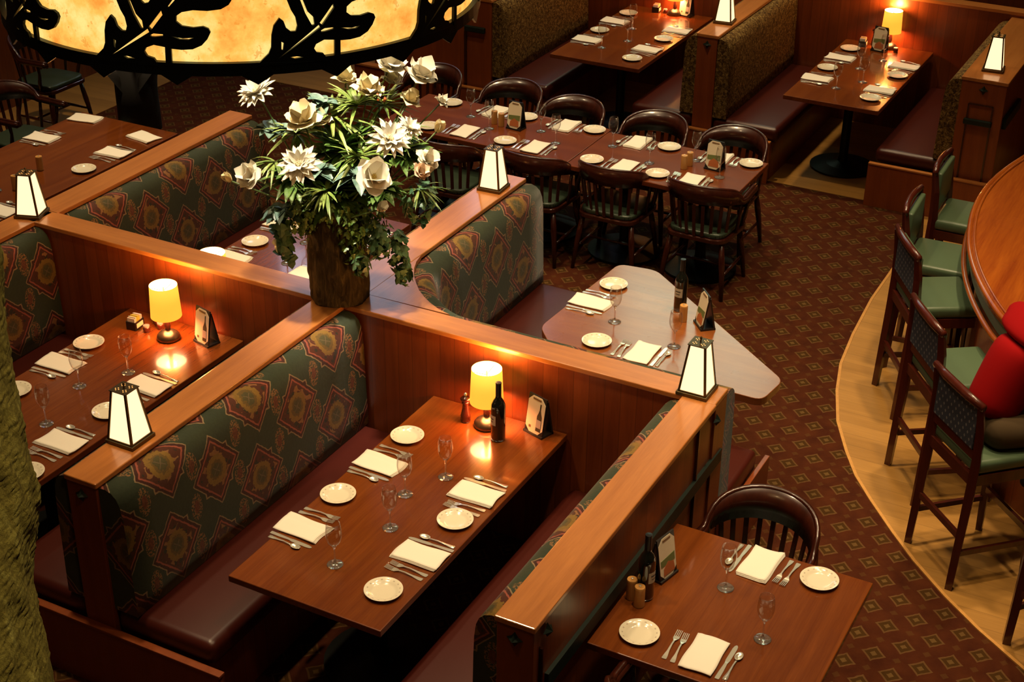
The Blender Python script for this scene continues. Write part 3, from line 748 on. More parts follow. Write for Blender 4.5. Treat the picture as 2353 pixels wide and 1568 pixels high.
# bottles
def mk_bottle():
    t=thing('wine_bottle','','bottle')
    MB().lathe([(.001,.004),(.030,.0),(.0365,.004),(.0372,.02),(.0372,.185),(.035,.205),(.026,.225),(.0165,.24),(.0142,.255),(.0142,.262)],28).build('bottle_body','bottle_glass',t,smooth=True)
    MB().lathe([(.0148,.250),(.0148,.318),(.0155,.32),(.0155,.326),(.001,.327)],20).build('foil_capsule','foil',t,smooth=False)
    def arc(a0,a1,z0,z1,r,name,mat):
        n=10;vs=[];
        for rr in (r,r+.0006):
            for i in range(n+1):
                a=a0+(a1-a0)*i/n; vs+=[(rr*math.cos(a),rr*math.sin(a),z0),(rr*math.cos(a),rr*math.sin(a),z1)]
        k=2*(n+1);fs=[]
        for i in range(n): fs.append((2*i,2*i+1,2*i+3,2*i+2)); fs.append((k+2*i,k+2*i+2,k+2*i+3,k+2*i+1))
        MB().add(vs,fs).build(name,mat,t if name=='label' else nest(t,'label'),fix=False)
    arc(-.75,.75,.095,.150,.0374,'label','bottle_label')
    arc(-.45,.45,.128,.134,.0382,'label_text','bottle_text'); arc(-.35,.35,.112,.116,.0382,'label_text','bottle_text')
    return t
bott=Kit(mk_bottle)
bott((5.695,3.06,TZ),PI*.80,'dark red wine bottle in front of the lit lamp on the middle table','dark wine bottles')
bott((7.443,2.804,TZ),PI*.95,'dark wine bottle on the pale angular corner table','dark wine bottles')
bott((4.891,1.907,TZ),-PI*.55,'dark wine bottle on the square lower right table beside the partition','dark wine bottles')
# shakers
def mk_shaker():
    t=thing('wooden_shaker','','shaker')
    MB().lathe([(.001,0),(.022,0),(.0235,.003),(.0235,.095),(.022,.101),(.001,.103)],24).build('body','pale_wood',t,smooth=False)
    MB().lathe([(.001,.1032),(.006,.1032),(.006,.106),(.001,.107)],12).build('pour_top','steel',nest(t,'body')); return t
sh=Kit(mk_shaker)
for x,y,lb in ((4.823,1.905,'pale wooden shaker in front on the square lower right table'),(4.855,1.955,'pale wooden shaker half hidden beside the wine bottle, lower right table'),(7.323,2.735,'pale wooden shaker on the angular table beside the bottle'),(9.465,3.612,'front pale wooden shaker on long table right half'),(9.54,3.60,'rear pale wooden shaker on long table right half'),(9.59,5.206,'left pale wooden shaker on the long table beside the menu card'),(9.568,5.135,'right pale wooden shaker on the long table beside the menu card'),(6.88,7.42,'pale wooden shaker behind the far left lantern'),(7.22,7.52,'pale wooden shaker in the middle of the upper left table')):
    sh((x,y,TZ),0,lb,'pale wooden shakers')
def mk_mill():
    t=thing('pepper_mill','','pepper mill')
    MB().lathe([(.001,0),(.026,0),(.027,.01),(.025,.014),(.027,.02),(.025,.026),(.027,.032),(.025,.04),(.019,.07),(.015,.10),(.020,.112),(.015,.118)],24).build('body','dark_turned_wood',t,smooth=True)
    MB().lathe([(.014,.118),(.026,.126),(.028,.134),(.020,.142),(.010,.146),(.007,.150)],24).build('head','dark_turned_wood',t,smooth=True)
    MB().lathe([(.006,.149),(.009,.155),(.008,.163),(.001,.168)],14).build('knob','steel',t,smooth=True); return t
mill=Kit(mk_mill)
mill((5.764,3.286,TZ),0,'dark turned pepper mill left of the lamp on the middle table','pepper mills')
mill((5.83,5.33,TZ),0,'dark turned pepper mill left of the lamp on the left booth table','pepper mills')
mill((12.93,3.25,TZ),0,'dark turned pepper mill behind the menu card on the far lamp table','pepper mills')
def mk_caddy():
    t=thing('sugar_caddy','','sugar caddy')
    b=MB()
    for s in (-1,1): b.box((-.04,s*.03-.0025,0),(.04,s*.03+.0025,.05)); b.box((s*.04-.0025,-.03,0),(s*.04+.0025,.03,.05))
    b.box((-.04,-.03,0),(.04,.03,.004)); b.build('box','black_plastic',t)
    for i in range(7):
        x=-.032+.0107*i; MB().box((x-.0028,-.024,.006),(x+.0028,.024,.072+.004*(i%2))).build('sugar_packet','yellow_packet' if i in(2,3,4) else 'pink_packet',nest(t,'box'))
    MB().box((-.03,-.0330,.012),(.03,-.0325,.04)).build('front_card','cream_card',nest(t,'box')); return t
cad=Kit(mk_caddy)
cad((5.735,5.415,TZ),.1,'dark sugar caddy with yellow packets left of the lamp, left booth','sugar caddies'); cad((12.90,5.30,TZ),.1,'sugar caddy on the far table left of the post lantern','sugar caddies'); cad((12.86,3.33,TZ),.1,'sugar caddy left of the menu card on the far lamp table','sugar caddies')
def mk_jar():
    t=thing('jam_jar','','jar')
    MB().lathe([(.001,0),(.019,0),(.020,.004),(.020,.026),(.017,.031),(.001,.031)],18).build('jar_body','dark_turned_wood',t,smooth=True)
    MB().lathe([(.001,.0312),(.0185,.0312),(.0185,.04),(.001,.041)],18).build('jar_lid','steel',nest(t,'jar_body')); return t
jar=Kit(mk_jar)
for x,y,lb in ((5.725,5.325,'small dark jar right of the sugar caddy, left booth table'),(5.79,5.28,'small dark jar behind the lamp stem, left booth table'),(12.90,5.21,'small jar beside the sugar caddy on the far left table'),(12.83,3.03,'small jar right of the menu card on the far lamp table')): jar((x,y,TZ),0,lb,'small jars')
def mk_card(kind):
    def f():
        t=thing('menu_card_stand','','menu card')
        # wedge holder leaning back, front faces local -y
        W=.058; b=MB()
        lean=.16
        P=lambda x,z,d=0:(x,z*lean+d,z)
        for (x0,x1,z0,z1,d0,d1) in ((-W-.003,W+.003,.0,.212,.002,.010),):
            b.add([P(x0,z0,d0),P(x1,z0,d0),P(x1,z1,d0),P(x0,z1,d0),P(x0,z0,d1),P(x1,z0,d1),P(x1,z1,d1),P(x0,z1,d1)],[(0,1,2,3),(7,6,5,4),(0,4,5,1),(1,5,6,2),(2,6,7,3),(3,7,4,0)])
        b.box((-W-.006,-.004,0),(W+.006,.085,.012)); 
        b.add([(-W-.006,.085,0),(W+.006,.085,0),(W+.006,.075,0),(-W-.006,.075,0)]+[P(-W-.006,.20,.014),P(W+.006,.20,.014),P(W+.006,.20,.006),P(-W-.006,.20,.006)],[(0,1,5,4),(1,2,6,5),(2,3,7,6),(3,0,4,7),(0,3,2,1),(4,5,6,7)])
        b.build('holder','black_plastic',t)
        ch=.028
        oc=[(-W+ch,.012),(W-ch,.012),(W,.012+ch),(W,.208-ch),(W-ch,.208),(-W+ch,.208),(-W,.208-ch),(-W,.012+ch)]
        def sheet(poly,mat,name,d):
            n=len(poly); vs=[P(x,z,d) for x,z in poly]+[P(x,z,d+.0012) for x,z in poly]
            MB().add(vs,[tuple(range(n)),tuple(range(2*n-1,n-1,-1))]+[(i,n+i,n+(i+1)%n,(i+1)%n) for i in range(n)]).build(name,mat,t if name=='card' else nest(t,'card'))
        sheet(oc,'cream_card','card',.0005)
        sheet([(-.028,.190),(.028,.190),(.028,.199),(-.028,.199)],'card_brown','card_heading',-.001)
        if kind==0:
            sheet([(.012,.03),(.044,.03),(.044,.11),(.036,.13),(.032,.145),(.032,.178),(.024,.178),(.024,.145),(.020,.13),(.012,.11)],'card_bottle','card_bottle_picture',-.001)
            sheet([(.012,.05),(.044,.05),(.044,.092),(.012,.092)],'card_label','bottle_picture_label',-.002)
            sheet([(-.035,.035),(-.022,.035),(-.022,.048),(-.035,.048)],'card_brown','card_mark',-.001)
        else:
            sheet([(-W+.008,.075),(W-.008,.075),(W-.008,.115),(-W+.008,.105)],'card_green','card_picture_band',-.001)
            sheet([(-.036,.028),(.045,.028),(.04,.07),(.0,.088),(-.032,.062)],'card_orange','card_picture',-.0015)
        return t
    return f
mc0,mc1=Kit(mk_card(0)),Kit(mk_card(1))
mc0((5.81,2.925,TZ),-PI/2-.30,'octagonal menu card with bottle picture right of the lamp, middle table','menu cards with a bottle picture')
mc0((5.75,4.965,TZ),-PI/2-.25,'octagonal menu card with bottle picture on the left booth table','menu cards with a bottle picture')
mc0((12.88,5.02,TZ),-PI/2-.2,'octagonal menu card with bottle picture on the far left table','menu cards with a bottle picture')
mc1((5.06,1.865,TZ),-.22,'octagonal menu card with orange picture behind the wine bottle, lower right','menu cards with an orange picture')
mc1((7.30,2.635,TZ),-2.42,'octagonal menu card turned edge-on on the angular table','menu cards with an orange picture')
mc1((9.53,3.425,TZ),-PI/2-.1,'octagonal menu card with orange picture on long table right half','menu cards with an orange picture')
mc1((9.54,5.02,TZ),-PI/2-.1,'octagonal menu card beside two shakers on long table left half','menu cards with an orange picture')
mc1((12.76,3.17,TZ),-PI/2-.15,'octagonal menu card in front of the far table lamp','menu cards with an orange picture')

# ---------------------------------------------------------------- chairs
def mk_chair():
    t=thing('captains_chair','','chair')
    R=.265
    def rail(a):   # a from -1..1 ; back at 0
        # arms straight beyond |a|>.66
        if abs(a)<=.66:
            th=-PI/2+a/.66*PI/2; return Vector((R*math.cos(th),R*math.sin(th)*.98))
        s=1 if a>0 else -1; k=(abs(a)-.66)/.34; return Vector((s*(R-.012*k),.24*k))
    n=34; vs=[]; pts=[]
    for i in range(n+1):
        a=-1+2*i/n; p=rail(a); q=rail(min(1,a+.02))-rail(max(-1,a-.02)); q.normalize(); nr=Vector((q.y,-q.x))
        s=abs(a); k=max(0,1-(s/.60)); top=.715+ .135*math.sqrt(max(0,1-(s/.56)**2)) if s<.56 else .715-.0*(s)
        bot=.675+.035*math.sqrt(max(0,1-(s/.56)**2)) if s<.56 else .680
        ln=(.045*max(0,1-(s/.56)**2))
        w=.016 if s<.56 else .026
        for (d,z) in ((-w,bot),(w,bot),(w*.8+ln,top),(-w*.8+ln,top)):
            vs.append((p.x+nr.x*d,p.y+nr.y*d,z))
    fs=[]
    for i in range(n):
        for k in range(4): fs.append((4*i+k,4*i+(k+1)%4,4*i+4+(k+1)%4,4*i+4+k))
    fs.append((3,2,1,0)); fs.append((4*n,4*n+1,4*n+2,4*n+3))
    o=MB().add(vs,fs).build('back_and_arm_rail','chair_wood',t,smooth=False)
    for p in o.data.polygons: p.use_smooth=True
    # rounded edge rail
    tp=[]
    for i in range(n+1):
        a=-1+2*i/n; p=rail(a); s=abs(a); q=rail(min(1,a+.02))-rail(max(-1,a-.02)); q.normalize(); nr=Vector((q.y,-q.x)); ln=.045*max(0,1-(s/.56)**2)
        top=.715+ .135*math.sqrt(max(0,1-(s/.56)**2)) if s<.56 else .715
        tp.append((p.x+nr.x*ln,p.y+nr.y*ln,top))
    MB().tube(tp,.013,8).build('top_bead','chair_wood',t,smooth=True)
    for i in range(9):
        a=-.40+.1*i; p=rail(a); MB().bar((p.x*.90,p.y*.86,.455),(p.x*1.02,p.y*1.03,.70),.024,.011,(p.x,p.y,0)).build('back_slat','chair_wood',t,bevel=.002)
    for s in (-1,1):
        p=rail(s*.86); MB().tube([(s*.225,p.y-.03,.45),(s*.235,p.y-.02,.52),(s*.245,p.y,.60),(p.x,p.y,.69)],[.013,.018,.012,.014],8).build('arm_post','chair_wood',t,smooth=True)
        p=rail(s*.60); MB().tube([(p.x*.90,p.y*.86,.45),(p.x*.96,p.y*.95,.58),(p.x,p.y,.69)],[.011,.014,.011],8).build('arm_post','chair_wood',t,smooth=True)
    seatp=rounded([(-.22,-.23),(.22,-.23),(.245,.22),(-.245,.22)],.10,6)
    MB().prism(seatp,.415,.447).build('seat','chair_wood',t,bevel=.006)
    MB().prism([(x*.93,y*.93) for x,y in seatp],.447,.485).build('seat_pad','dark_green_vinyl',t,bevel=.014,seg=3,smooth=True)
    L=[]
    for sx,sy in ((-1,1),(1,1),(-1,-1),(1,-1)):
        top=(sx*.185,sy*.17,.42); bt=(sx*.235,sy*.225,.0)
        MB().tube([top,(sx*.205,sy*.19,.27),(sx*.215,sy*.20,.2),bt],[.017,.023,.020,.014],10).build('leg','chair_wood',t,smooth=True)
    for s in (-1,1): MB().tube([(s*.213,-.20,.17),(s*.213,0,.17),(s*.213,.20,.17)],[.009,.013,.009],8).build('stretcher','chair_wood',t,smooth=True)
    MB().tube([(-.213,0,.17),(.213,0,.17)],.010,8).build('stretcher','chair_wood',t,smooth=True)
    return t
chair=Kit(mk_chair)
def fz(a): return a-PI/2
CH=[((9.905,3.45),PI,'far side of long table, rightmost dark captain chair'),((9.915,4.075),PI,'dark captain chair on far side of long table, second from right'),((9.915,4.76),PI,'dark captain chair on far side of long table, third from right'),((10.03,5.35),PI,'dark captain chair on far side of long table, just right of the flowers'),((10.04,6.08),PI,'dark captain chair at far side, half hidden by the white flowers'),
 ((9.285,3.35),0,'dark captain chair nearest the wine bottle, near side of long table'),((9.26,4.02),0,'dark captain chair on near side of long table, second from right'),((9.19,4.60),0,'dark captain chair behind the lantern, near side of long table'),((9.09,5.28),0,'dark captain chair behind the flower stems, near side of long table'),
 ((5.50,1.63),PI,'dark captain chair at far side of the square lower right table'),((4.42,1.56),0,'dark captain chair tucked under near side of square lower right table'),
 ((8.15,8.62),-PI/2,'green seated dark armchair at upper left beside the bunched napkins'),((9.30,9.42),-PI/2,'green seated dark armchair at the upper left corner')]
for (x,y),f,lb in CH: chair((x,y,0),fz(f),lb,'dark captain chairs')

# ---------------------------------------------------------------- bar and stools
def mk_stool():
    t=thing('bar_stool','','bar stool'); W=.205
    for s in (-1,1):
        MB().tube([(s*W,-.215,1.085),(s*W,-.195,.95),(s*W,-.185,.78),(s*W,-.19,.55),(s*(W+.005),-.215,.0)],[.020,.026,.030,.030,.024],4,flat=1.15).build('back_leg','stool_wood',t)
        MB().tube([(s*W,.20,.70),(s*W,.20,.4),(s*(W+.005),.215,0)],[.028,.027,.023],4).build('front_leg','stool_wood',t)
        MB().bar((s*W,-.2,.22),(s*W,.2,.22),.018,.03).build('side_stretcher','stool_wood',t)
        MB().bar((s*W,-.19,.66),(s*W,.2,.66),.022,.06).build('side_apron','stool_wood',t)
    MB().tube([(-W-.02,-.212,1.09),(-W*.5,-.228,1.097),(0,-.232,1.10),(W*.5,-.228,1.097),(W+.02,-.212,1.09)],[.018,.021,.021,.021,.018],8,flat=1.25).build('crest_rail','stool_wood',t,smooth=True)
    MB().bar((-W,-.19,.80),(W,-.19,.80),.02,.05).build('lower_back_rail','stool_wood',t)
    MB().bar((-W,.2,.66),(W,.2,.66),.022,.06).build('front_apron','stool_wood',t); MB().bar((-W,-.19,.66),(W,-.19,.66),.022,.06).build('back_apron','stool_wood',t)
    MB().bar((-W,.205,.28),(W,.205,.28),.02,.035).build('foot_rail','stool_wood',t); MB().bar((-W,-.2,.32),(W,-.2,.32),.02,.035).build('back_stretcher','stool_wood',t)
    MB().box((-W+.02,-.205,.83),(W-.02,-.17,1.075)).build('back_cushion','green_vinyl',t,bevel=.012,seg=3,smooth=True)
    MB().box((-W+.022,-.2105,.835),(W-.022,-.2045,1.07)).build('back_cover','blue_diamond_fabric',t)
    MB().box((-W-.01,-.185,.69),(W+.01,.22,.765)).build('seat_cushion','green_vinyl',t,bevel=.025,seg=4,smooth=True)
    return t
stool=Kit(mk_stool)
ST=[((9.84,1.872),(9.45,1.866),'dark bar stool furthest along the curved bar, beside the far post'),((9.09,1.878),(8.73,1.862),'bar stool with green seat, second from the far end'),((8.454,1.841),(8.09,1.62),'bar stool with bright green seat at the bend, third from far end'),((7.591,1.514),(7.245,1.268),'bar stool just behind the person in red'),((6.896,1.208),(6.593,.915),'bar stool with blue diamond back under the person in red'),((6.30,.56),(6.06,.22),'bar stool cut off at the lower right edge')]
for A_,B_,lb in ST:
    a,b=Vector(A_),Vector(B_); d=(b-a).normalized(); n_=Vector((-d.y,d.x)); 
    if n_.y>0: n_=-n_
    m=(a+b)/2+n_*.215; stool((m.x,m.y,0),math.atan2(n_.y,n_.x)-PI/2,lb,'bar stools along the curved bar')
bar=thing('bar_counter','curved polished wooden bar counter at the right edge','bar counter',(8.6,1.0,0))
edge=[(10.9,1.22),(10.5,1.33),(10.116,1.43),(9.75,1.51),(9.388,1.545),(9.0,1.53),(8.598,1.46),(8.3,1.375),(8.035,1.268),(7.8,1.15),(7.641,1.055),(7.45,.90),(7.3,.73),(7.18,.52),(7.08,.25),(7.02,-.05),(7.0,-.5)]
def smoothp(L,k=3):
    for _ in range(k):
        o=[L[0]]
        for i in range(len(L)-1):
            a,b=Vector(L[i]),Vector(L[i+1]); o+= [tuple(a*.75+b*.25),tuple(a*.25+b*.75)]
        o.append(L[-1]); L=o
    return L
edge=smoothp(edge,2)
def offs(L,d):
    P=[Vector(p) for p in L]; r=[]
    for i in range(len(P)):
        t=(P[min(i+1,len(P)-1)]-P[max(i-1,0)]).normalized(); q=P[i]+Vector((-t.y,t.x))*d; r.append((q.x,q.y))
    return r
BL=lambda L:[(x-8.6,y-1.0) for x,y in L]
def ribbon(name,mat,d0,d1,z0,z1,smooth=False):
    a,b=BL(offs(edge,d0)),BL(offs(edge,d1)); n=len(a); vs=[]
    for i in range(n): vs+=[(a[i][0],a[i][1],z0),(b[i][0],b[i][1],z0),(b[i][0],b[i][1],z1),(a[i][0],a[i][1],z1)]
    fs=[]
    for i in range(n-1):
        for k in range(4): fs.append((4*i+k,4*i+(k+1)%4,4*i+4+(k+1)%4,4*i+4+k))
    fs+=[(3,2,1,0),(4*n-4,4*n-3,4*n-2,4*n-1)]
    return MB().add(vs,fs).build(name,mat,bar,smooth)
ribbon('counter_top','bar_wood',.0,.62,1.03,1.065)
def bead(name,d,z,r,mat):
    MB().tube([(x,y,z) for x,y in BL(offs(edge,d))],r,10).build(name,mat,bar,smooth=True)
bead('front_bullnose','',0,0,'') if False else None
bead('counter_nosing',.012,1.055,.019,'bar_wood'); bead('counter_bead',.04,1.07,.007,'bar_wood')
ribbon('tile_band','green_tile',.03,.06,.93,1.03); bead('lower_rail',.0,.915,.017,'bar_wood')
ribbon('bar_front','panel_wood',.10,.14,0,.93); 
ribbon('counter_rear_lip','bar_wood',.60,.64,1.03,1.10)
# ---------------------------------------------------------------- people
def blend_body(name,mat,verts,edges,rad,parent=None,levels=2):
    me=bpy.data.meshes.new(name); me.from_pydata(verts,edges,[]); o=link(name,me,mat,parent)
    o.modifiers.new('skin','SKIN'); 
    for i,r in enumerate(rad):
        sv=me.skin_vertices[0].data[i] if me.skin_vertices else None
        if sv: sv.radius=(r,r) if not isinstance(r,tuple) else r
    s=o.modifiers.new('sub','SUBSURF'); s.levels=levels; s.render_levels=levels
    return o
def skin_obj(name,mat,chain_verts,edges,rad,parent=None,root=0,levels=2):
    me=bpy.data.meshes.new(name)
    bm=bmesh.new(); lay=bm.verts.layers.skin.verify(); vv=[]
    for i,p in enumerate(chain_verts):
        v=bm.verts.new(p); r=rad[i]; v[lay].radius=r if isinstance(r,tuple) else (r,r); v[lay].use_root=(i==root); vv.append(v)
    for a,b_ in edges: bm.edges.new((vv[a],vv[b_]))
    bm.to_mesh(me); bm.free()
    o=link(name,me,mat,parent,False); m=o.modifiers.new('skin','SKIN'); m.use_smooth_shade=True
    s=o.modifiers.new('sub','SUBSURF'); s.levels=levels; s.render_levels=levels
    return o
def head(parent,c,rz,hair='hair_dark'):
    """c centre of head; face towards local +y"""
    Mx=Matrix.Translation(c)@Matrix.Rotation(rz,4,'Z')
    vs=[];fs=[];n=24;m=16
    for j in range(m+1):
        ph=PI*j/m; z=math.cos(ph)
        for i in range(n):
            a=2*PI*i/n; x=math.sin(ph)*math.cos(a)*.075; y=math.sin(ph)*math.sin(a)*.095
            if z<0: x*=1-.30*z*z; y=y*(1-.18*z*z)+.012*abs(z)
            # nose, brow, chin
            if y>0:
                y+=.022*math.exp(-((x/.014)**2))*math.exp(-(((z*.118+.022)/.026)**2))
                y-=.010*math.exp(-(((abs(x)-.030)/.016)**2))*math.exp(-(((z*.118-.008)/.014)**2))
                y+=.006*math.exp(-((x/.02)**2))*math.exp(-(((z*.118+.058)/.010)**2))
            vs.append(Mx@Vector((x,y,z*.118)))
    for j in range(m):
        for i in range(n): fs.append((j*n+i,(j+1)*n+i,(j+1)*n+(i+1)%n,j*n+(i+1)%n))
    b=MB().add(vs,fs)
    for s in (-1,1): b.add([Mx@(Vector(v)+Vector((s*.076,0,-.005))) for v in ((-.006,-.012,-.025),(.006,-.012,-.025),(.008,.012,-.02),(-.004,.012,-.02),(-.004,-.016,.025),(.010,-.018,.025),(.008,.010,.025),(-.004,.010,.025))],[(0,1,2,3),(7,6,5,4),(0,4,5,1),(1,5,6,2),(2,6,7,3),(3,7,4,0)])
    b.build('head','skin',parent,smooth=True)
    # eyes
    for s in (-1,1):
        MB().lathe([(.001,-.008),(.008,-.003),(.008,.003),(.001,.008)],10,tuple(Mx@Vector((s*.030,.080,.006)))).build('eye','white_cloth',parent,smooth=True)
    vs=[];fs=[]
    for j in range(10):
        ph=PI*.62*j/9; z=math.cos(ph)
        for i in range(n):
            a=2*PI*i/n; x=math.sin(ph)*math.cos(a)*.084; y=math.sin(ph)*math.sin(a)*.104; zz=z*.127
            if y>.03 and zz<.06: y=.03+(y-.03)*.0; zz=max(zz,.055)
            vs.append(Mx@Vector((x,y-.006,zz+.004)))
    for j in range(9):
        for i in range(n): fs.append((j*n+i,(j+1)*n+i,(j+1)*n+(i+1)%n,j*n+(i+1)%n))
    MB().add(vs,fs).build('hair',hair,parent,smooth=True)
def hand(parent,wrist,dirv,up,mat='skin',side=1,curl=.5):
    """palm plus five fingers grown as skinned chains"""
    w=Vector(wrist); d=Vector(dirv).normalized(); u=Vector(up).normalized(); r=d.cross(u).normalized()*side; u=r.cross(d).normalized()*side
    V=[w,w+d*.045,w+d*.085]; E=[(0,1),(1,2)]; Rr=[(.022,.016),(.036,.014),(.038,.013)]
    skin_obj('palm',mat,V,E,Rr,parent)
    for k,(off_,ln) in enumerate(((.030,.066),(.010,.076),(-.010,.072),(-.029,.058))):
        p0=w+d*.075+r*off_; p1=p0+d*ln*.45-u*curl*.012; p2=p1+d*ln*.33-u*curl*.022; p3=p2+d*ln*.24-u*curl*.026
        skin_obj('finger',mat,[p0,p1,p2,p3],[(0,1),(1,2),(2,3)],[.0095,.009,.0085,.007],parent)
    p0=w+d*.025+r*.022; p1=p0+d*.028+r*.022-u*.006; p2=p1+d*.028+r*.008-u*.010
    skin_obj('thumb',mat,[p0,p1,p2],[(0,1),(1,2)],[.012,.0105,.008],parent)
# seated person in red, facing the bar
pr=thing('person','person in a bright red long-sleeved top seated on a bar stool','person',(0,0,0)); 
pf=Vector((.69,-.72,0)); ps=Vector((.72,.69,0))  # forward, left
hip=Vector((6.895,.925,.86))
def W3(f,s,z): v=hip+pf*f+ps*s; return Vector((v.x,v.y,z))
V=[W3(0,0,.87),W3(.04,0,1.00),W3(.10,0,1.14),W3(.16,0,1.26),W3(.20,0,1.345)]
E=[(0,1),(1,2),(2,3),(3,4)]; Rr=[.150,.146,.158,.160,.115]
i0=len(V)
for s in (1,-1):
    k=len(V); V+=[W3(.21,s*.175,1.335),W3(.27,s*.255,1.20),W3(.36,s*.27,1.115),W3(.52,s*.17,1.115),W3(.58,s*.13,1.11)]
    E+=[(4,k),(k,k+1),(k+1,k+2),(k+2,k+3),(k+3,k+4)]; Rr+=[.078,.066,.058,.048,.040]
skin_obj('red_top','red_knit',V,E,Rr,pr)
V=[W3(-.01,0,.85)]; E=[]; Rr=[.115]
for s in (1,-1):
    k=len(V); V+=[W3(.03,s*.12,.85),W3(.24,s*.13,.85),W3(.42,s*.13,.83),W3(.44,s*.125,.60),W3(.42,s*.12,.38)]
    E+=[(0,k),(k,k+1),(k+1,k+2),(k+2,k+3),(k+3,k+4)]; Rr+=[.098,.09,.075,.062,.048]
skin_obj('trousers','trousers_olive',V,E,Rr,pr)
for s in (1,-1):
    skin_obj('shoe','black_cloth',[W3(.40,s*.12,.36),W3(.41,s*.12,.325),W3(.53,s*.12,.315)],[(0,1),(1,2)],[.042,.045,.036],pr)
skin_obj('neck','skin',[W3(.23,0,1.38),W3(.27,0,1.47),W3(.29,0,1.52)],[(0,1),(1,2)],[.055,.052,.05],pr)
head(pr,tuple(W3(.32,0,1.60)),math.atan2(pf.y,pf.x)-PI/2)
for s in (1,-1): hand(pr,W3(.585,s*.13,1.108),pf-ps*.2*s,(0,0,1),side=s,curl=.6)
# waiter in black
wt=thing('person','person in dark clothes standing behind the upper left table','person',(0,0,0))
o_=Vector((8.86,8.05,0)); wf=Vector((-.93,-.37,0)); ws=Vector((.37,-.93,0))
def Wq(f,s,z): v=o_+wf*f+ws*s; return Vector((v.x,v.y,z))
V=[Wq(0,0,.95),Wq(.02,0,1.10),Wq(.05,0,1.25),Wq(.07,0,1.38),Wq(.08,0,1.47)]; E=[(0,1),(1,2),(2,3),(3,4)]; Rr=[(.16,.12),(.15,.115),(.17,.12),(.16,.11),(.07,.07)]
for s in (1,-1):
    k=len(V); V+=[Wq(.06,s*.18,1.42),Wq(.02,s*.25,1.20),Wq(-.06,s*.21,1.02),Wq(-.17,s*.10,.98)]; E+=[(3,k),(k,k+1),(k+1,k+2),(k+2,k+3)]; Rr+=[.07,.052,.045,.036]
skin_obj('jacket','black_cloth',V,E,Rr,wt)
V=[Wq(0,0,.93)]; E=[]; Rr=[.15]
for s in (1,-1):
    k=len(V); V+=[Wq(0,s*.09,.86),Wq(.02,s*.10,.50),Wq(0,s*.10,.10)]; E+=[(0,k),(k,k+1),(k+1,k+2)]; Rr+=[.095,.07,.05]
skin_obj('trousers','black_cloth',V,E,Rr,wt)
MB().lathe([(.17,.42),(.165,.7),(.155,.95)],24,tuple(o_)).build('apron','black_cloth',wt,smooth=True)
for s in (1,-1): skin_obj('shoe','black_cloth',[Wq(0,s*.10,.08),Wq(.01,s*.10,.045),Wq(.13,s*.10,.04)],[(0,1),(1,2)],[.045,.045,.036],wt)
skin_obj('neck','skin',[Wq(.08,0,1.44),Wq(.09,0,1.52),Wq(.10,0,1.56)],[(0,1),(1,2)],[.055,.05,.05],wt)
head(wt,tuple(Wq(.11,0,1.65)),math.atan2(wf.y,wf.x)-PI/2)
for s in (1,-1): hand(wt,Wq(-.175,s*.085,.975),-ws*s+Vector((0,0,-.3)),(0,0,1),side=s,curl=.5)

# ---------------------------------------------------------------- hanging oak leaf lamp
HL=thing('oak_leaf_pendant','large hanging drum lamp of glowing mica behind black oak leaf cutouts','pendant lamp',(3.1795,2.4751,3.7175))
RL=.60; view=math.atan2(-2.4751,-3.1795)    # direction from lamp to balcony
n=96
MB().lathe([(RL,-.004),(RL,.62),(RL-.006,.62),(RL-.006,-.004)],n,closed=True).build('mica_drum','mica',HL,smooth=True)
MB().lathe([(RL+.006,-.020),(RL+.020,-.020),(RL+.020,.010),(RL+.006,.010)],n,closed=True).build('bottom_band','black_iron',HL)
MB().lathe([(RL-.03,-.012),(RL+.008,-.012),(RL+.008,-.006),(RL-.03,-.006)],n,closed=True).build('bottom_flange','black_iron',HL)
MB().lathe([(RL+.008,.60),(RL+.022,.60),(RL+.022,.64),(RL+.008,.64)],n,closed=True).build('top_band','black_iron',HL)
def cyl(th,v,r): a=view-PI*0+math.radians(-th)*-1; return (r*math.cos(a),r*math.sin(a),v)
OUT=[(-34.1,0.0108),(-32.13,0.0301),(-31.53,0.0441),(-31.29,0.0731),(-30.74,0.0945),(-29.44,0.1116),(-28.6,0.1036),(-28.13,0.0873),(-27.18,0.0781),(-26.14,0.0779),(-25.75,0.0899),(-26.03,0.1102),(-26.87,0.1272),(-27.63,0.1519),(-28.21,0.169),(-26.97,0.1853),(-23.78,0.1983),(-19.49,0.2113),(-15.68,0.2379),(-12.71,0.261),(-10.97,0.2516),(-11.7,0.2195),(-12.83,0.1944),(-11.53,0.1847),(-8.06,0.1901),(-4.68,0.1874),(-2.98,0.172),(-2.97,0.1569),(-3.61,0.147),(-5.28,0.1372),(-8.05,0.1335),(-11.03,0.135),(-13.39,0.1301),(-14.64,0.1208),(-14.76,0.108),(-13.67,0.0982),(-11.36,0.0949),(-9.25,0.0978),(-8.14,0.0927),(-7.79,0.0838),(-8.56,0.0683),(-9.83,0.054),(-11.78,0.0446),(-14.15,0.0425),(-16.41,0.0441),(-16.56,0.0009),(-17.91,0.0001),(-17.7,0.0473),(-20.11,0.0509),(-21.93,0.043),(-22.41,0.0334),(-21.88,0.0234),(-20.43,0.0194),(-19.36,0.0018),(-26.73,0.0028),(-34.51,0.0027)]
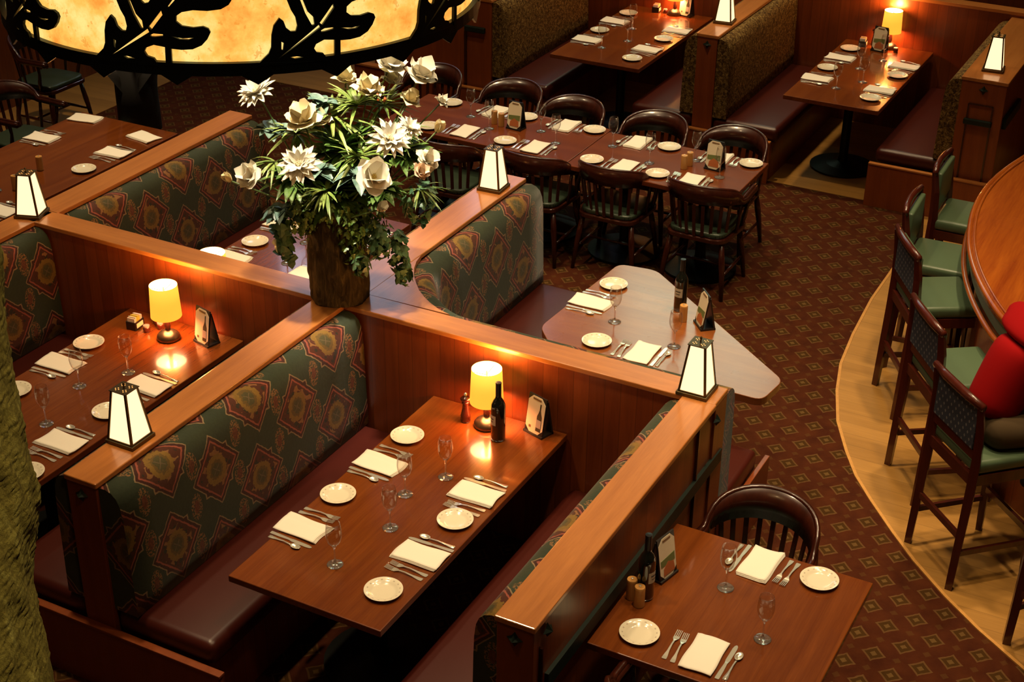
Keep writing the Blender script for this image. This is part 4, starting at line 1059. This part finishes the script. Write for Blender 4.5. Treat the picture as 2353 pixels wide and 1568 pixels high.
HOL=[[(-30.56,0.0146),(-21.1,0.0876),(-20.81,0.0801)],[(-20.89,0.0917),(-17.74,0.132),(-17.53,0.122),(-20.31,0.0857)],[(-24.92,0.152),(-24.31,0.15),(-23.37,0.1204),(-22.15,0.1061),(-22.01,0.0882),(-22.59,0.0877),(-23.91,0.1173)],[(-29.31,0.0561),(-28.81,0.0528),(-29.08,0.0355),(-29.4,0.0377)],[(-27.67,0.0183),(-26.29,0.0191),(-24.64,0.0151),(-26.61,0.0135)],[(-20.67,0.0738),(-19.85,0.0777),(-17.86,0.077),(-17.82,0.0731),(-19.68,0.0699),(-20.66,0.0697)],[(-16.25,0.074),(-13.68,0.0694),(-11.32,0.0718),(-12.53,0.0664),(-14.41,0.067)],[(-16.36,0.1403),(-15.01,0.1586),(-15.25,0.171),(-13.78,0.1916),(-13.48,0.1867),(-14.68,0.1562),(-16.12,0.1399)],[(-22.15,0.1531),(-19.93,0.1547),(-20.36,0.1481),(-21.37,0.1454)]]
def rs(P,closed=True):
    r=[]
    for i in range(len(P)):
        a=Vector(P[i]);b=Vector(P[(i+1)%len(P)]); k=max(1,int((abs(b.x-a.x))/1.6))
        for j in range(k): r.append(tuple(a+(b-a)*j/k))
    return r
def leafmesh():
    loops=[rs(OUT)]+[rs(h) for h in HOL]
    tri=tessellate_polygon([[Vector((x,y*60,0)) for x,y in L] for L in loops])
    flat=[p for L in loops for p in L]; nn=len(flat)
    bm=bmesh.new(); 
    vv=[bm.verts.new((p[0],p[1]*60,0)) for p in flat]
    for t3 in tri:
        try: bm.faces.new([vv[i] for i in t3])
        except ValueError: pass
    # cut long triangles so the sheet follows the drum
    for it in range(2):
        le=[e for e in bm.edges if abs(e.verts[0].co.x-e.verts[1].co.x)>2.2]
        if le: bmesh.ops.subdivide_edges(bm,edges=le,cuts=1); bmesh.ops.triangulate(bm,faces=bm.faces)
    vs=[v.co.copy() for v in bm.verts]; bm.verts.index_update(); fs=[tuple(v.index for v in f.verts) for f in bm.faces]
    be=[(e.verts[0].index,e.verts[1].index) for e in bm.edges if len(e.link_faces)==1]
    bm.free(); k=len(vs)
    V=[cyl(v.x,v.y/60,RL+.022) for v in vs]+[cyl(v.x,v.y/60,RL+.015) for v in vs]
    F=fs+[tuple(i+k for i in f[::-1]) for f in fs]+[(a,b,b+k,a+k) for a,b in be]
    me=bpy.data.meshes.new('oak_leaf'); me.from_pydata(V,[],F)
    bm=bmesh.new(); bm.from_mesh(me); bmesh.ops.recalc_face_normals(bm,faces=bm.faces); bm.to_mesh(me); bm.free()
    return me
lm=leafmesh(); first=None
for k in range(10):
    if first is None: first=link('oak_leaf',lm,'black_iron',HL); lo=first
    else: lo=first.copy(); COL.objects.link(lo); lo.parent=HL
    lo.rotation_euler=(0,0,math.radians(36*k))
dm=None
for k in range(21):
    th=-15.86+17.143*k
    if dm is None:
        V=[cyl(-3.6,-.018,RL+.021),cyl(3.6,-.018,RL+.021),cyl(0,-.042,RL+.021),cyl(-3.6,-.018,RL+.015),cyl(3.6,-.018,RL+.015),cyl(0,-.042,RL+.015)]
        dm=MB().add(V,[(0,1,2),(5,4,3),(0,3,4,1),(1,4,5,2),(2,5,3,0)]).build('drop_point','black_iron',HL); q=dm
    else: q=dm.copy(); COL.objects.link(q); q.parent=HL
    q.rotation_euler=(0,0,math.radians(th))
b=MB()
for k in range(4):
    a=PI/2*k+.4; b.bar((0,0,.62),(RL*math.cos(a),RL*math.sin(a),.62),.02,.02)
b.lathe([(.015,.6),(.015,4.48)],12); b.lathe([(.001,4.44),(.12,4.44),(.10,4.48),(.001,4.48)],24); b.build('hanging_rod','black_iron',HL)
L=bpy.data.lights.new('pendant_light','POINT'); L.energy=26; L.color=(1,.60,.28); L.shadow_soft_size=.12
o=bpy.data.objects.new('pendant_light',L); COL.objects.link(o); o.location=(3.1795,2.4751,4.0)

# ---------------------------------------------------------------- mossy log close to the balcony
def log(name,label,pts,rad,mat,seg=64,rings=80,amp=.012,parent=None,fray=0):
    from mathutils import noise as nz
    P=[Vector(p) for p in pts]; vs=[];fs=[]
    def at(t):
        k=t*(len(P)-1); i=min(int(k),len(P)-2); return P[i].lerp(P[i+1],k-i)
    for j in range(rings+1):
        t=j/rings; c=at(t)
        for i in range(seg):
            a=2*PI*i/seg; d=Vector((math.cos(a),math.sin(a),0)); q=c+d*rad
            h=nz.fractal(Vector((q.x*9,q.y*9,q.z*3.0)),1.0,2.0,4)*amp*1.6+nz.noise(Vector((q.x*60,q.y*60,q.z*22)))*amp*.35+abs(nz.noise(Vector((q.x*130,q.y*130,q.z*130))))*fray
            vs.append(c+d*(rad+h))
    for j in range(rings):
        for i in range(seg): fs.append((j*seg+i,j*seg+(i+1)%seg,(j+1)*seg+(i+1)%seg,(j+1)*seg+i))
    fs.append(tuple(range(seg-1,-1,-1))); fs.append(tuple(rings*seg+i for i in range(seg)))
    return MB().add(vs,fs).build(name,mat,parent,smooth=True)
Rv=Vector((.47,-.8826,.0111))
pe=[Vector((.62,.80,.0)),Vector((.66,.83,1.2)),Vector((.72,.87,2.4)),Vector((.80,.93,3.30)),Vector((.864,.998,3.762)),Vector((.893,1.031,3.837)),Vector((.927,1.051,3.909)),Vector((.951,1.081,3.973)),Vector((.972,1.106,4.029)),Vector((1.016,1.14,4.129)),Vector((1.03,1.20,4.35)),Vector((1.02,1.26,4.7))]
rr_=.16
lg=thing('mossy_log','thick mossy olive bark log at the lower left edge of view','log',(0,0,0))
log('log_trunk','',[p-Rv*rr_ for p in pe],rr_*1.0,'mossy_bark',200,900,.009,lg,fray=.0032)
# ---------------------------------------------------------------- bark vase and flowers
VC=Vector((5.985,4.175,H))
vz=thing('bark_vase','tall rough bark vase standing on the crossing of the partitions','vase',tuple(VC+Vector((0,0,.001))))
log('vase_body','',[(0,0,0),(.005,.0,.2),(0,.008,.4),(-.005,.012,.56)],.152,'bark',72,90,.012,vz)
def petal_flower(name,label,c,face,size,layers,mat,core='petal_core',seed=0,stem_to=None,cup=.35,wid=.32,ragged=0):
    """layers: (count, radius factor, lift)"""
    rnd=random.Random(seed); c=Vector(c); f=Vector(face).normalized(); a=f.cross(Vector((0,0,1)))
    if a.length<.01: a=Vector((1,0,0))
    a.normalize(); u=a.cross(f).normalized()
    t=thing(name,label,'flower',tuple(c),0,'white flowers in the bark vase')
    b=MB()
    for li,(n_,rf,lift) in enumerate(layers):
        for i in range(n_):
            th=2*PI*(i+.5*(li%2))/n_+rnd.uniform(-.12,.12); R=size*rf*rnd.uniform(.88,1.08); w=size*wid*rnd.uniform(.85,1.1)
            d=a*math.cos(th)+u*math.sin(th); s=f.cross(d).normalized(); vs=[];m=6
            lf=lift+rnd.uniform(-.08,.08)
            for k in range(m+1):
                q=k/m; r=R*q; wd=w*math.sin(PI*min(1,(q*.86+.12)))**.8*(1 if k<m else .25); hh=size*(lf*q+cup*q*q*.5-ragged*.25*q*q*q*rnd.random())
                mid=d*r+f*hh
                vs+=[mid-s*wd+f*size*.06*math.sin(q*PI),mid+f*(-size*.03),mid+s*wd+f*size*.06*math.sin(q*PI)]
            fs=[]
            for k in range(m):
                for e_ in (0,1): fs.append((3*k+e_,3*k+e_+1,3*k+e_+4,3*k+e_+3))
            k0=len(vs); vs2=vs+[v-f*.0012 for v in vs]; fs2=fs+[tuple(x+k0 for x in g[::-1]) for g in fs]
            b.add(vs2,fs2)
    b.build('petals',mat,t,smooth=True,fix=False)
    b=MB()
    for i in range(16):
        th=i*2.4; r=size*.13*math.sqrt(i/16); d=a*math.cos(th)+u*math.sin(th); p=d*r
        b.tube([p,p+f*size*.22],[size*.03,size*.022],5)
    b.build('flower_centre',core,t,smooth=True)
    if stem_to is not None:
        s1=Vector(stem_to)-c; MB().tube([-f*size*.05,-f*size*.35+s1*.15,s1*.55+Vector((0,0,-.03)),s1],.0045,6).build('stem','stem_green',t,smooth=True)
    return t
VT=VC+Vector((0,0,.50))
cam=Vector((0,0,HC))
def fc(p,k=.6,up=.2):
    p=Vector(p); return ((cam-p).normalized()*k+(p-(VC+Vector((0,0,.55)))).normalized()*.7+Vector((0,0,up)))
FL=[('dahlia',(5.99,4.64,2.2),.098,'w','white many-petalled dahlia at far left of the bouquet'),
('dahlia',(5.75,4.22,1.97),.105,'w','large white pointed dahlia at left centre of the bouquet'),
('dahlia',(6.05,3.88,2.07),.108,'w','large white dahlia at right centre of the bouquet'),
('magnolia',(6.0,4.36,2.09),.085,'c','cream open bloom left of centre above the large dahlia'),
('magnolia',(6.1,4.33,2.06),.055,'c','small cream bloom tucked behind the left open bloom'),
('magnolia',(5.72,4.5,1.86),.068,'w','ragged white bloom beside the leftmost bud'),
('bud',(5.70,4.62,1.82),.045,'c','pale closed bud at the far left tip of the bouquet'),
('magnolia',(5.89,3.88,1.92),.088,'w','open white bloom with yellow throat below the right dahlia'),
('bud',(5.88,3.84,1.76),.052,'w','white tulip-like bud hanging lowest on the right'),
('magnolia',(6.34,4.19,2.17),.078,'c','cream bloom near the top centre of the bouquet'),
('magnolia',(6.39,4.36,2.19),.060,'c','pale green-cream bloom under the pendant rim'),
('magnolia',(6.49,4.15,2.27),.080,'w','topmost white bloom of the bouquet'),
('magnolia',(6.58,4.02,2.21),.085,'w','large white bloom at the upper right of the bouquet'),
('bud',(6.46,3.85,1.98),.052,'c','round cream bud reaching over the long table'),
('dahlia',(6.32,3.93,2.03),.070,'w','smaller white bloom directly behind the right dahlia'),
('magnolia',(6.25,3.79,1.9),.062,'w','white bloom at the right side of the bouquet'),
('magnolia',(6.17,3.78,1.87),.045,'p','pale pink rose at the lower right of the bouquet'),
('magnolia',(6.5,4.04,2.1),.055,'c','cream bloom drooping below the upper right blooms'),
('magnolia',(6.66,3.94,2.06),.038,'w','small white lily furthest right of the bouquet'),
('magnolia',(6.5,4.15,2.19),.055,'w','white bloom below the topmost one')]
for i,(k,p,s,m_,lb) in enumerate(FL):
    mt={'w':'petal_white','c':'petal_cream','p':'petal_pink'}[m_]; st=(VC.x+.05*math.sin(i*2.1),VC.y+.05*math.cos(i*1.7),VC.z+.48)
    q_=lambda p:tuple(Vector(p)+(cam-Vector(p)).normalized()*.10)
    if k=='dahlia': s*=1.12; petal_flower('dahlia',lb,q_(p),fc(p),s,[(13,1.0,-.05),(12,.82,.20),(9,.55,.45)],mt,'petal_cream',i,st,.2,.145,.4)
    elif k=='magnolia': s*=1.25; petal_flower('white_bloom',lb,q_(p),fc(p,.5),s,[(5,1.0,.10),(5,.80,.42),(4,.5,.9)],mt,'petal_core' if i%3==1 else 'petal_cream',i,st,.55,.46,1.6)
    else: s*=1.2; petal_flower('flower_bud',lb,q_(p),fc(p,.2,.6),s,[(5,.42,1.1),(4,.30,1.2)],mt,'petal_cream',i,st,-.3,.42)
# greenery
def blades(b,c,n,ln,w,rnd,up=.5,droop=.5,dirv=None,spread=1.0):
    for i in range(n):
        a=rnd.uniform(0,2*PI); d=Vector((math.cos(a),math.sin(a),rnd.uniform(-.2,1.0)*up))*spread
        if dirv: d=d*.6+Vector(dirv)
        d.normalize(); L_=ln*rnd.uniform(.6,1.1); s=d.cross(Vector((0,0,1)));
        if s.length<.05: s=Vector((1,0,0))
        s.normalize(); vs=[];m=6
        for k in range(m+1):
            q=k/m; p=Vector(c)+d*L_*q+Vector((0,0,-droop*L_*q*q*.6)); ww=w*(math.sin(PI*min(1,q*.8+.18)))*(0.15 if k==m else 1)
            vs+=[p-s*ww+Vector((0,0,ww*.5)),p,p+s*ww+Vector((0,0,ww*.5))]
        fs=[]
        for k in range(m):
            for e_ in (0,1): fs.append((3*k+e_,3*k+e_+1,3*k+e_+4,3*k+e_+3))
        b.add(vs,fs)
def greens(name,label,mat,items,seed,cat='foliage'):
    rnd=random.Random(seed); b=MB()
    for it in items: blades(b,it[0],it[1],it[2],it[3],rnd,*it[4:])
    o=b.build(name,mat,None,smooth=True,fix=False); tag(o,label,cat,None,'stuff'); return o
g0=VC+Vector((0,0,.62))
greens('strap_leaves','long striped strap leaves fanning from the top of the bouquet','leaf_strap',[((6.12,4.27,2.08),46,.26,.011,.9,.5),((5.98,4.40,2.02),34,.24,.010,.9,.5),((6.30,4.02,2.0),34,.24,.010,.8,.5),((5.82,4.42,1.92),26,.20,.008,.4,.8),((6.02,4.05,1.95),34,.24,.010,.8,.4),((5.82,4.12,1.82),24,.18,.009,.6,.5),((6.2,3.8,1.76),26,.20,.005,.2,.6),((6.22,4.18,2.14),40,.22,.010,1,.4),((6.38,4.12,2.1),30,.22,.009,1,.4)],11)
greens('broad_leaves','broad dark green leaves filling the bouquet behind the blooms','leaf_green',[((5.98,4.18,1.74),150,.26,.028,1.3,.3),((6.1,4.2,1.92),90,.25,.026,1.4,.3),((6.25,3.95,1.9),70,.22,.026,1.0,.4),((5.85,4.33,1.84),60,.20,.026,1.0,.4),((6.0,3.92,1.80),40,.16,.028,.6,.5)],12)
greens('blue_green_leaves','rounded blue-green leaves around the left dahlia and centre','leaf_blue_green',[((5.92,4.50,2.04),14,.12,.036,.5,.4),((5.86,4.20,1.90),26,.13,.036,.6,.5),((5.92,3.98,1.90),18,.13,.040,.5,.6),((5.8,4.38,1.68),16,.12,.034,.3,.8),((6.1,4.3,2.16),12,.12,.03,.8,.4)],13)
def clump(name,label,mat,centres,seed,sz=.018,N_=260):
    rnd=random.Random(seed); b=MB()
    for c,r,n_ in centres:
        for i in range(n_):
            d=Vector((rnd.gauss(0,1),rnd.gauss(0,1),rnd.gauss(0,1))).normalized()*rnd.random()**.4; p=Vector(c)+Vector((d.x*r[0],d.y*r[1],d.z*r[2]))
            nrm=(d+Vector((rnd.uniform(-.6,.6),rnd.uniform(-.6,.6),rnd.uniform(-.2,.8)))).normalized(); a=nrm.cross(Vector((0,0,1)))
            if a.length<.05: a=Vector((1,0,0))
            a.normalize(); u=nrm.cross(a); s=sz*rnd.uniform(.6,1.3)
            sh=[(0,-1),(.55,-.75),(.95,-.1),(.45,.15),(.5,.6),(0,1.15),(-.5,.6),(-.45,.15),(-.95,-.1),(-.55,-.75)]
            vs=[p+a*x*s+u*y*s+nrm*(-.25*s*abs(x)) for x,y in sh]; b.add([p+nrm*.1*s]+vs,[(0,1+k,1+(k+1)%10) for k in range(10)])
    o=b.build(name,mat,None,smooth=False,fix=False); tag(o,label,'foliage',None,'stuff'); return o
clump('moss_foliage','small bright mossy leaves spilling over the vase rim','moss_leaf',[((5.93,4.22,1.70),(.21,.21,.13),600),((5.88,4.30,1.60),(.12,.12,.10),220),((5.98,4.05,1.62),(.17,.17,.11),300),((5.93,4.04,1.50),(.10,.09,.16),170)],21,.017)
clump('ivy_cluster','variegated ivy leaves trailing down left of the vase','ivy_leaf',[((5.80,4.40,1.60),(.08,.10,.08),26),((5.79,4.38,1.50),(.05,.05,.09),20),((5.80,4.36,1.40),(.03,.03,.05),8)],22,.036)
clump('ivy_trail','ivy leaves trailing down right of the vase','ivy_leaf',[((5.96,3.90,1.56),(.08,.07,.12),60),((6.02,3.83,1.46),(.07,.06,.14),55),((6.06,3.82,1.34),(.06,.05,.10),30),((5.9,3.98,1.42),(.05,.05,.08),24),((6.2,3.80,1.68),(.12,.10,.12),70)],23,.027)
b=MB(); rnd=random.Random(5)
for p in ((6.2,4.3,2.13),(6.25,4.05,2.2),(6.1,4.28,2.1),(6.3,4.1,1.98),(5.9,4.42,1.68)):
    for k in range(5): q=Vector(p)+Vector([rnd.uniform(-.02,.02) for _ in range(3)]); b.lathe([(.001,-.009),(.009,0),(.001,.009)],8,tuple(q))
o=b.build('orange_berries','petal_core' and 'red_berry',None,smooth=True); tag(o,'small orange berries among the bouquet leaves','berries',None,'stuff')

# ---------------------------------------------------------------- light
def spot(loc,tgt,energy,size,angle=110,col=(1,.73,.41)):
    L=bpy.data.lights.new('unseen_overhead_light','AREA'); L.energy=energy; L.color=col; L.shape='DISK'; L.size=size; L.spread=math.radians(angle)
    o=bpy.data.objects.new('unseen_overhead_light',L); COL.objects.link(o); o.location=loc
    o.rotation_euler=(Vector(tgt)-Vector(loc)).to_track_quat('-Z','Y').to_euler()
E0=27
for loc,tgt,e_ in (((4.4,4.6,7.9),(4.8,3.6,.7),1.0),((6.6,5.4,7.9),(6.8,4.4,.7),1.0),((7.0,2.4,7.9),(7.2,2.6,.7),.9),((9.2,4.8,7.9),(9.5,4.2,.7),1.1),((12.2,5.0,7.9),(12.2,4.95,.7),.75),((12.2,2.9,7.9),(12.1,3.0,.7),.75),((8.0,8.2,7.9),(7.8,7.5,.7),1.6),((4.6,1.2,7.9),(4.9,1.4,.7),.7),((8.6,1.2,7.9),(7.6,1.4,0),1.1),((6.6,.8,7.9),(6.6,1.0,0),.9)):
    spot(loc,tgt,E0*e_,.30,62)
spot((5.5,3.9,7.9),(6.05,4.15,2.0),9,.25,16,(1,.86,.66))  # added narrow light that brightens the bouquet, not a known lamp
spot((1.6,.2,7.9),(.85,1.0,4.0),22,.4,60,(1,.85,.5))  # extra light put in so the mossy log does not go black
w=bpy.data.worlds.new('room_fill'); SC.world=w; w.use_nodes=True; w.node_tree.nodes['Background'].inputs[0].default_value=(.5,.3,.15,1); w.node_tree.nodes['Background'].inputs[1].default_value=.02

# ---------------------------------------------------------------- camera
cd=bpy.data.cameras.new('camera'); cam_o=bpy.data.objects.new('camera',cd); COL.objects.link(cam_o)
cd.sensor_fit='HORIZONTAL'; cd.sensor_width=36; cd.lens=3505.3/2353*36; cd.clip_start=.05; cd.clip_end=100
Rr3=Vector((.47,-.8826,.0111)).normalized(); Uu=Vector((.4194,.2343,.877)).normalized(); Ff=Vector((.7767,.4076,-.4803)).normalized()
Uu=(Uu-Rr3*Uu.dot(Rr3)).normalized(); Ff=Uu.cross(Rr3)
mw=Matrix((( Rr3.x,Uu.x,-Ff.x,0),(Rr3.y,Uu.y,-Ff.y,0),(Rr3.z,Uu.z,-Ff.z,HC),(0,0,0,1))); cam_o.matrix_world=mw
SC.camera=cam_o
vs_=SC.view_settings; vs_.view_transform='Standard'; vs_.look='None'; vs_.gamma=1; vs_.use_curve_mapping=False; vs_.exposure=0.0
